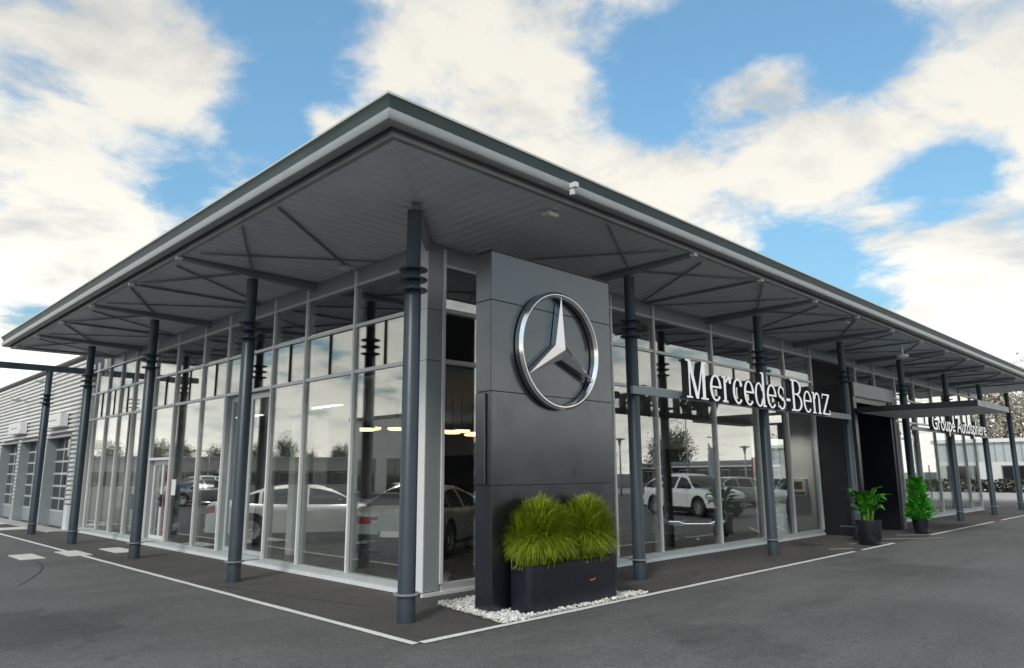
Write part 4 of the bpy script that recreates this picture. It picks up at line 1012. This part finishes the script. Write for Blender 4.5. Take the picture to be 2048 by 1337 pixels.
car('car', 'pale silver sedan with red rear lamps, tail towards the corner glass', 'car', 'sedan', SEDAN, P_SILVER, 5.92, 7.22, R(33), '', z=.036, group=IG)
car('car', 'white sedan seen side-on behind the left facade glass', 'car', 'sedan', SEDAN, P_WHITE, 5.05, 11.25, R(-30), z=.036, group=IG)
car('car', 'white sedan standing behind the pale silver sedan', 'car', 'sedan', SEDAN, P_WHITE, 8.7, 11.9, R(160), z=.036, group=IG)
rbx = car('car', 'dark estate carrying a black roof box behind the notice on the glass', 'car', 'hatch', HATCH, P_BLACK, 4.8, 15.6, R(-35), z=.036, group=IG)
obj('roof_box', MB().lathe([(.02, -.95), (.22, -.8), (.32, -.3), (.33, .3), (.22, .75), (.03, 1.0)], 16, axis='y').mesh('roof_box', M_BLACK, True), rbx).location = (-.1, 0, 1.66)
rbx.children[-1].rotation_euler = (0, 0, -R(90)); rbx.children[-1].scale = (1, 1, .55)
car('car', 'black sedan with a white light strip across its nose behind the lettering glass', 'car', 'sedan', SEDAN, P_BLACK, 12.6, 4.95, R(225), led=True, z=.036, group=IG)
car('car', 'dark grey hatchback inside beyond the entrance portal', 'car', 'hatch', HATCH, P_GREY, 24.5, 6.2, R(200), z=.036, group=IG)
car('sport_utility_car', 'white sport utility car with black trim parked facing the right facade', 'car', 'suv', SUV, P_WHITE, 21.6, -5.3, R(112), group=OG)
for k, (x, y, a, key, sp, pm, lab) in enumerate([
        (29.5, -7.2, 20, 'hatch', HATCH, P_SILVER, 'silver hatchback parked beyond the white sport utility car'), (31.0, -11.5, 100, 'hatch', HATCH, P_WHITE, 'white hatchback parked far across the lot'),
        (16.2, -13.5, 90, 'sedan', SEDAN, P_BLUE, 'dark blue sedan in the far row of the lot'), (19.0, -13.8, 90, 'suv', SUV, P_GREY, 'grey sport utility car in the far row of the lot'),
        (34.5, -14.0, 95, 'suv', SUV, P_BLACK, 'black sport utility car in the far row beside the flag'), (38, -9.0, 80, 'sedan', SEDAN, P_BLUE, 'dark blue sedan by the red banner')]):
    car('car', lab, 'car', key, sp, pm, x, y, R(a), group=OG)
for k, (x, y, a, key, sp, pm, lab) in enumerate([
        (-8.5, 36.5, -10, 'sedan', SEDAN, P_GREY, 'grey sedan parked out in the left lot'), (-10.5, 42, -10, 'suv', SUV, P_WHITE, 'white sport utility car parked out in the left lot'),
        (-12.5, 48.0, -10, 'hatch', HATCH, P_SILVER, 'silver hatchback parked out in the left lot')]):
    car('car', lab, 'car', key, sp, pm, x, y, R(a), group=LG)

# ------------------------------------------------------------------ things inside the hall
rg = random.Random(21); k = 0
for (x, y) in [(2.95, 5.5), (3.35, 5.9), (3.75, 5.6), (4.9, 5.5), (5.15, 6.1), (5.45, 5.6), (5.7, 6.2), (6.0, 5.7), (6.3, 6.2), (6.7, 5.8), (7.1, 6.3)]:
    t = thing('pendant_lamp', 'flat glowing pendant lamp hanging on a long cord over the silver sedan', 'lamp', (x, y, 2.60 + rg.uniform(-.05, .05)), 0, 'pendant lamps over the silver sedan')
    obj('cord', MB().tube([(0, 0, .05), (0, 0, .79)], .006, 6).mesh('cord', M_BLACK), t)
    obj('shade', MB().lathe([(.03, .055), (.17, .045), (.19, .03), (.19, .022)], 20).mesh('shade', M_BLACK, True), t)
    obj('diffuser', MB().lathe([(.185, .02), (.185, -.012), (.15, -.03)], 20).mesh('diffuser', M_GLOW, True), t)
for (x, y, lab) in [(4.2, 9.2, 'ceiling strip light over the white side-on sedan'), (4.2, 13.2, 'ceiling strip light between white sedan and roof box car')]:
    t = thing('strip_light', lab, 'light', (x, y, 3.30), 0, 'strip lights on the hall ceiling')
    obj('housing', MB().box(-.10, .10, -.75, .75, .03, .078).mesh('housing', M_WHITE), t); obj('tube', MB().box(-.07, .07, -.72, .72, .005, .028).mesh('tube', M_TUBE), t)
for (x, y, pw, lab) in [(3.4, 4.3, 70, 'added ceiling spotlight by the corner glass'), (5.6, 6.6, 70, 'added ceiling spotlight above the roof of the silver sedan'), (3.6, 11.4, 260, 'added ceiling spotlight over the tail of the side-on white sedan'), (5.6, 10.2, 260, 'added ceiling spotlight over the nose of the side-on white sedan'), (8.6, 11.6, 300, 'added ceiling spotlight over the white sedan at the back'), (3.4, 15.0, 120, 'added ceiling spotlight over the roof box car'), (3.2, 17.9, 140, 'added ceiling spotlight over the bar stool'), (13.5, 14.0, 160, 'added ceiling spotlight washing the navy wall panel'), (13.4, 9.0, 160, 'added ceiling spotlight washing the back wall'), (15.3, 3.0, 110, 'added ceiling spotlight over the defibrillator cabinet'), (9.5, 4.4, 25, 'added ceiling spotlight behind the lettering'), (24.0, 4.2, 35, 'added ceiling spotlight in the wing past the portal'), (29.0, 4.6, 35, 'added ceiling spotlight at the glazed end')]:
    t = thing('spotlight', lab, 'light', (x, y, 3.38), 0, 'added fill spotlights in the hall ceiling')  # spotlights added above cars and walls to brighten the hall behind the glass
    obj('bezel', MB().lathe([(.09, -.001), (.09, -.012), (.06, -.016), (.055, -.004)], 16).mesh('bezel', M_WHITE, True, 40), t)
    sp_ = bpy.data.lights.new('spot', 'SPOT'); sp_.energy = pw; sp_.spot_size = R(125 if pw < 200 else 75); sp_.spot_blend = .8; sp_.shadow_soft_size = .08; sp_.color = (1, .95, .86)
    so_ = bpy.data.objects.new('fill_bulb', sp_); COL.objects.link(so_); so_.parent = t; so_.location = (0, 0, -.03)
t = thing('reception_desk', 'white reception desk at the far end of the left facade', 'desk', (3.9, 18.4, .036))
obj('front', MB().box(-1.0, -.94, -.7, .7, 0, 1.08).mesh('front', M_WHITE), t); obj('top', MB().box(-1.05, -.3, -.75, .75, 1.082, 1.12).mesh('top', M_WHITE), t); obj('side', MB().box(-.938, -.35, -.7, -.65, 0, 1.08).mesh('side', M_WHITE), t); obj('side', MB().box(-.938, -.35, .65, .7, 0, 1.08).mesh('side', M_WHITE), t)
t = thing('bar_stool', 'dark high-backed bar stool beside the reception desk', 'stool', (2.75, 17.0, .036))
obj('base', MB().lathe([(.22, 0), (.22, .015), (.03, .03), (.025, .70)], 18).mesh('base', M_RIM, True, 40), t); obj('seat', MB().box(-.2, .2, -.2, .2, .70, .77).mesh('seat', M_BLACK), t); obj('backrest', MB().box(-.2, .2, .18, .22, .78, 1.15).mesh('backrest', M_BLACK), t)
t = thing('banner_stand', 'red printed roll-up banner standing inside by the service door', 'banner', (2.75, 14.7, .036))
obj('base', MB().box(-.15, .15, -.45, .45, 0, .08).mesh('base', M_ALU), t); obj('panel', MB().box(-.006, .006, -.42, .42, .081, 2.0).mesh('panel', M_REDCLOTH), t); obj('print', MB().box(-.009, -.007, -.3, .3, 1.35, 1.5).box(-.009, -.007, -.25, .25, .95, 1.2).mesh('print', M_PLASTER), t); obj('pole', MB().tube([(.03, 0, .08), (.03, 0, 2.0)], .012).mesh('pole', M_ALU), t)
t = thing('wall_cabinet', 'white defibrillator cabinet with a green label on the white partition', 'cabinet', (16.12, 2.98, 1.05))
obj('case', MB().box(-.10, .08, -.21, .21, 0, .46).mesh('case', M_WHITE), t); obj('window', MB().box(-.106, -.101, -.13, .13, .17, .39).mesh('window', M_BROWNBOX), t); obj('label_strip', MB().box(-.106, -.101, -.19, .19, .03, .10).mesh('label_strip', M_GREEN), t)

# ------------------------------------------------------------------ surroundings
def lamp_post(x, y, h, arms, lab, lantern=False):
    t = thing('lamp_post', lab, 'street lamp', (x, y, 0), 0, 'lamp posts round the lot')
    obj('pole', MB().tube([(0, 0, 0), (0, 0, h * .5), (0, 0, h)], [.085, .07, .05], 10).mesh('pole', M_ALUG, True), t)
    if lantern:
        obj('lantern', MB().lathe([(.05, h - .02), (.14, h + .5), (.42, h + .55), (.42, h + .60), (.05, h + .68)], 16).mesh('lantern', M_ALUG, True, 40), t)
    for a, z_ in arms:
        d = Vector((math.cos(a), math.sin(a), 0))
        obj('arm', MB().tube([Vector((0, 0, z_)), d * 1.3 + Vector((0, 0, z_ + .06))], .035, 8).mesh('arm', M_ALUG), t)
        me = MB().box(1.2, 1.75, -.13, .13, -.02, .09).mesh('head', M_ALUG); me.transform(Matrix.Translation((0, 0, z_ + .06)) @ Matrix.Rotation(a, 4, 'Z')); obj('head', me, t)
lamp_post(56, -27, 8.6, [(2.4, 7.9), (5.5, 5.4)], 'tall lamp post with two staggered arms beyond the dark pavilion')
lamp_post(60, -26.5, 8.0, [(2.4, 7.2), (5.5, 5.0)], 'tall lamp post with two staggered arms behind the flag')
lamp_post(50, -33, 8.2, [(2.4, 7.4), (5.5, 5.4)], 'tall lamp post with two staggered arms at the lot corner')
lamp_post(48.3, -16.9, 3.0, [], 'short lantern lamp post by the red banner', True); lamp_post(47.4, -19.3, 2.9, [], 'short lantern lamp post between flag and banner', True); lamp_post(39.2, -22, 3.6, [], 'short lantern lamp post by the dark blue sedan row', True)
lamp_post(-18.2, 58.4, 3.9, [(0.3, 3.7)], 'lamp post with one arm out in the left lot')
t = thing('feather_flag', 'pale blue feather flag on a bent pole in the far row', 'flag', (36.0, -13.0, 0))
obj('pole', MB().tube([(0, 0, 0), (0, 0, 2.6), (.1, 0, 3.2), (.3, 0, 3.45)], .02).mesh('pole', M_ALU), t)
v = []; n_ = 12
for k in range(n_ + 1):
    z = .9 + 2.5 * k / n_; w = .62 * (1 - (max(0, k / n_ - .55) / .45) ** 2 * .8); v += [(.03, .04 * math.sin(k * .8), z), (.03 + w, .04 * math.sin(k * .8 + 1), z + .06)]
v += [(x_, y_ + .012, z_) for x_, y_, z_ in v[:2 * n_ + 2]]; q = 2 * n_ + 2
f = [(2 * k, 2 * k + 1, 2 * k + 3, 2 * k + 2) for k in range(n_)] + [(q + 2 * k, q + 2 * k + 2, q + 2 * k + 3, q + 2 * k + 1) for k in range(n_)]
obj('cloth', me_from('cloth', v, f, M_FLAG, None, True), t)
t = thing('banner_sign', 'tall narrow red banner sign on a post beside the lot', 'sign', (37.5, -10.6, 0))
obj('post', MB().tube([(0, 0, 0), (0, 0, 2.6)], .04).mesh('post', M_ALUG), t); obj('panel', MB().box(-.35, .35, -.05, -.02, .5, 2.55).mesh('panel', M_REDCLOTH), t)
def simple_building(name, lab, loc, rz, w, d_, h, wallm, bandm, zb0, zb1, nwin, winm, roofm, wh=(.9, 2.0), ww=2.2):
    t = thing(name, lab, 'building', (*loc, 0), rz)
    obj('wall', MB().box(-w / 2, w / 2, 0, d_, 0, zb0).mesh('wall', wallm), t); obj('wall', MB().box(-w / 2 + .02, w / 2 - .02, .03, d_ - .03, zb0 + .002, h).mesh('wall', bandm), t)
    obj('roof', MB().box(-w / 2 - .2, w / 2 + .2, -.2, d_ + .2, h + .002, h + .3).mesh('roof', roofm), t)
    for k in range(nwin):
        x = -w / 2 + (k + .5) * w / nwin
        o = obj('window', MB().box(x - ww / 2, x + ww / 2, -.06, -.002, wh[0], wh[1]).mesh('window', winm), t); obj('pane', MB().box(x - ww / 2 + .08, x - .04, -.075, -.062, wh[0] + .08, wh[1] - .08).box(x + .04, x + ww / 2 - .08, -.075, -.062, wh[0] + .08, wh[1] - .08).mesh('pane', M_DARKGLASS), o)
    return t
# white works building seen past the far end of the roof
fw = simple_building('factory_building', 'long white works building with dark windows beyond the far end of the showroom', (64, 20), R(-90), 56, 20, 3.9, M_PLASTER, M_ALU, 2.35, 3.9, 10, M_ALUG, M_WHITE, (.75, 2.1), 3.4)
for k in range(60):
    x = -12 + k * .6; obj('cladding_rib', MB().box(x - .05, x + .05, .0, .028, 2.36, 3.88).mesh('cladding_rib', M_ALUG), fw)
simple_building('warehouse', 'pale ribbed warehouse with dark roller doors across the left lot', (-28, 31), R(90), 41, 18, 6.4, M_CLAD, M_CLAD, 3.2, 6.4, 9, M_ALUG, M_DARKALU, (.1, 3.0), 2.8)
simple_building('commercial_building', 'long low grey building with a dark shopfront band beyond the left lot', (-39, 109), math.atan2(-.383, -.924) + math.pi / 2 + math.pi / 2, 100, 18, 4.1, M_NAVY, M_CONC, 2.1, 4.1, 22, M_ALUG, M_CONC, (.3, 1.9), 3.0)
simple_building('pavilion', 'dark low pavilion with a white fascia across the right lot', (66, -30), R(-65), 30, 10, 2.5, M_PORTAL, M_WHITE, 2.15, 2.5, 8, M_ALUG, M_BEAM, (.3, 1.9), 2.2)
simple_building('retail_building', 'grey retail hall far behind the lot across the right facade', (42, -62), R(200), 70, 20, 5.0, M_CONC, M_ALUG, 2.6, 5.0, 14, M_ALUG, M_CLADD, (.4, 2.2), 3.0)

TREES = {}
def tree_meshes(kind, seed, leafm, nleaf, spread, leaf, bare=0.0):
    if (kind, seed) in TREES: return TREES[(kind, seed)]
    rg = random.Random(seed); mb = MB(); tips = []
    mb.tube([(0, 0, 0), (.05, 0, 1.0), (0, .05, 2.2), (.05, 0, 4.2)], [.20, .16, .12, .03], 8)
    for k in range(15):
        a = k * 2.4 + rg.uniform(-.3, .3); z0 = 1.3 + 2.6 * k / 15; ln = spread * rg.uniform(.7, 1.05) * (1.1 - .35 * k / 15); el = rg.uniform(.3, .95)
        d = Vector((math.cos(a) * math.cos(el), math.sin(a) * math.cos(el), math.sin(el))); p0 = Vector((0, 0, z0)); p1 = p0 + d * ln * .5 + Vector((0, 0, .1)); p2 = p0 + d * ln + Vector((0, 0, .35))
        mb.tube([p0, p1, p2], [.06, .04, .012], 6, cap=False); tips += [p1, p2, p2.lerp(p1, .4)]
        for q in range(2):
            e = p1 + Vector([rg.gauss(0, .5) for _ in range(3)]) + Vector((0, 0, .4)); mb.tube([p1, e], [.025, .008], 5, cap=False); tips.append(e)
    tips.append(Vector((0, 0, 4.5)))
    v = []; f = []
    for _ in range(nleaf):
        c = rg.choice(tips) + Vector([rg.gauss(0, .34) for _ in range(3)]); n1_ = Vector([rg.gauss(0, 1) for _ in range(3)]).normalized(); n2_ = n1_.orthogonal().normalized(); n3_ = n1_.cross(n2_)
        s_ = leaf * rg.uniform(.6, 1.3); k = len(v); v += [c - n2_ * s_, c + n3_ * s_ * .5, c + n2_ * s_, c - n3_ * s_ * .5]; f.append((k, k + 1, k + 2, k + 3))
    TREES[(kind, seed)] = (mb.mesh('trunk', M_BARK, True), me_from('crown', v, f, leafm)); return TREES[(kind, seed)]
def tree(x, y, s_, seed, kind, lab, group):
    tr, cr_ = tree_meshes(kind, seed, {'green': M_LEAFT, 'brown': M_LEAFO}[kind], 3600 if kind == 'green' else 5200, 1.9, .10)
    t = thing('tree', lab, 'tree', (x, y, -.02), seed * 1.3 + x, group); t.scale = (s_, s_, s_ * random.uniform(.9, 1.1)); obj('trunk', tr, t); obj('crown', cr_, t)
G1 = 'pale trees behind the white works building'
tree(86, 4.5, 2.3, 31, 'brown', 'tall pale brownish tree behind the white works building roof', G1); tree(84, 11, 2.0, 32, 'brown', 'smaller pale tree next to the tall one behind the works building', G1); tree(88, -2, 2.2, 33, 'brown', 'pale tree behind the works building beyond the canopy corner', G1)
G2 = 'trees far across the left lot'
for k in range(19):
    u = -52 + k * 5.6 + random.uniform(-1.5, 1.5); bx, by = -39 + .924 * u - .383 * 28, 109 + .383 * u + .924 * 28
    tree(bx, by, 1.25 + .5 * random.random(), 31 + k % 3 + 10, 'green', 'dark green tree on the skyline behind the long low grey building', G2)
G3 = 'trees far across the right lot'
for k, (x, y, s_) in enumerate([(72, -40, 1.25), (77, -41.5, 1.35), (66, -46, 1.2), (80, -30, 1.0), (84, -24, 1.1), (60, -50, 1.3)]): tree(x, y, s_, 41 + k % 3, 'green', 'dark green tree beyond the dark low pavilion', G3)
# low hedge and fence posts before the works building
v = []; f = []; rg = random.Random(9)
for _ in range(9000):
    c = Vector((60.6 + rg.uniform(-.5, .5), rg.uniform(-25, 30), rg.uniform(.05, 1.0))); n1_ = Vector([rg.gauss(0, 1) for _ in range(3)]).normalized(); n2_ = n1_.orthogonal().normalized(); n3_ = n1_.cross(n2_); s_ = .16; k = len(v)
    v += [c - n2_ * s_, c + n3_ * s_ * .6, c + n2_ * s_, c - n3_ * s_ * .6]; f.append((k, k + 1, k + 2, k + 3))
hd = obj('hedge', me_from('hedge', v, f, M_HEDGE)); hd['kind'] = 'stuff'; tag(hd, 'low grey-green hedge in front of the white works building', 'hedge')
for k, y in enumerate((-3.0, 1.2, 5.6, 10.0, 14.4)):
    t = thing('fence_post', 'thin dark fence post on the far pavement before the hedge', 'post', (44.6, y, .1), 0, 'fence posts along the far pavement')
    obj('post', MB().tube([(0, 0, 0), (0, 0, 1.9)], .035, 8).mesh('post', M_DARKALU), t); obj('cap', MB().lathe([(.045, 1.9), (.045, 1.93), (.01, 1.95)], 10).mesh('cap', M_DARKALU), t)
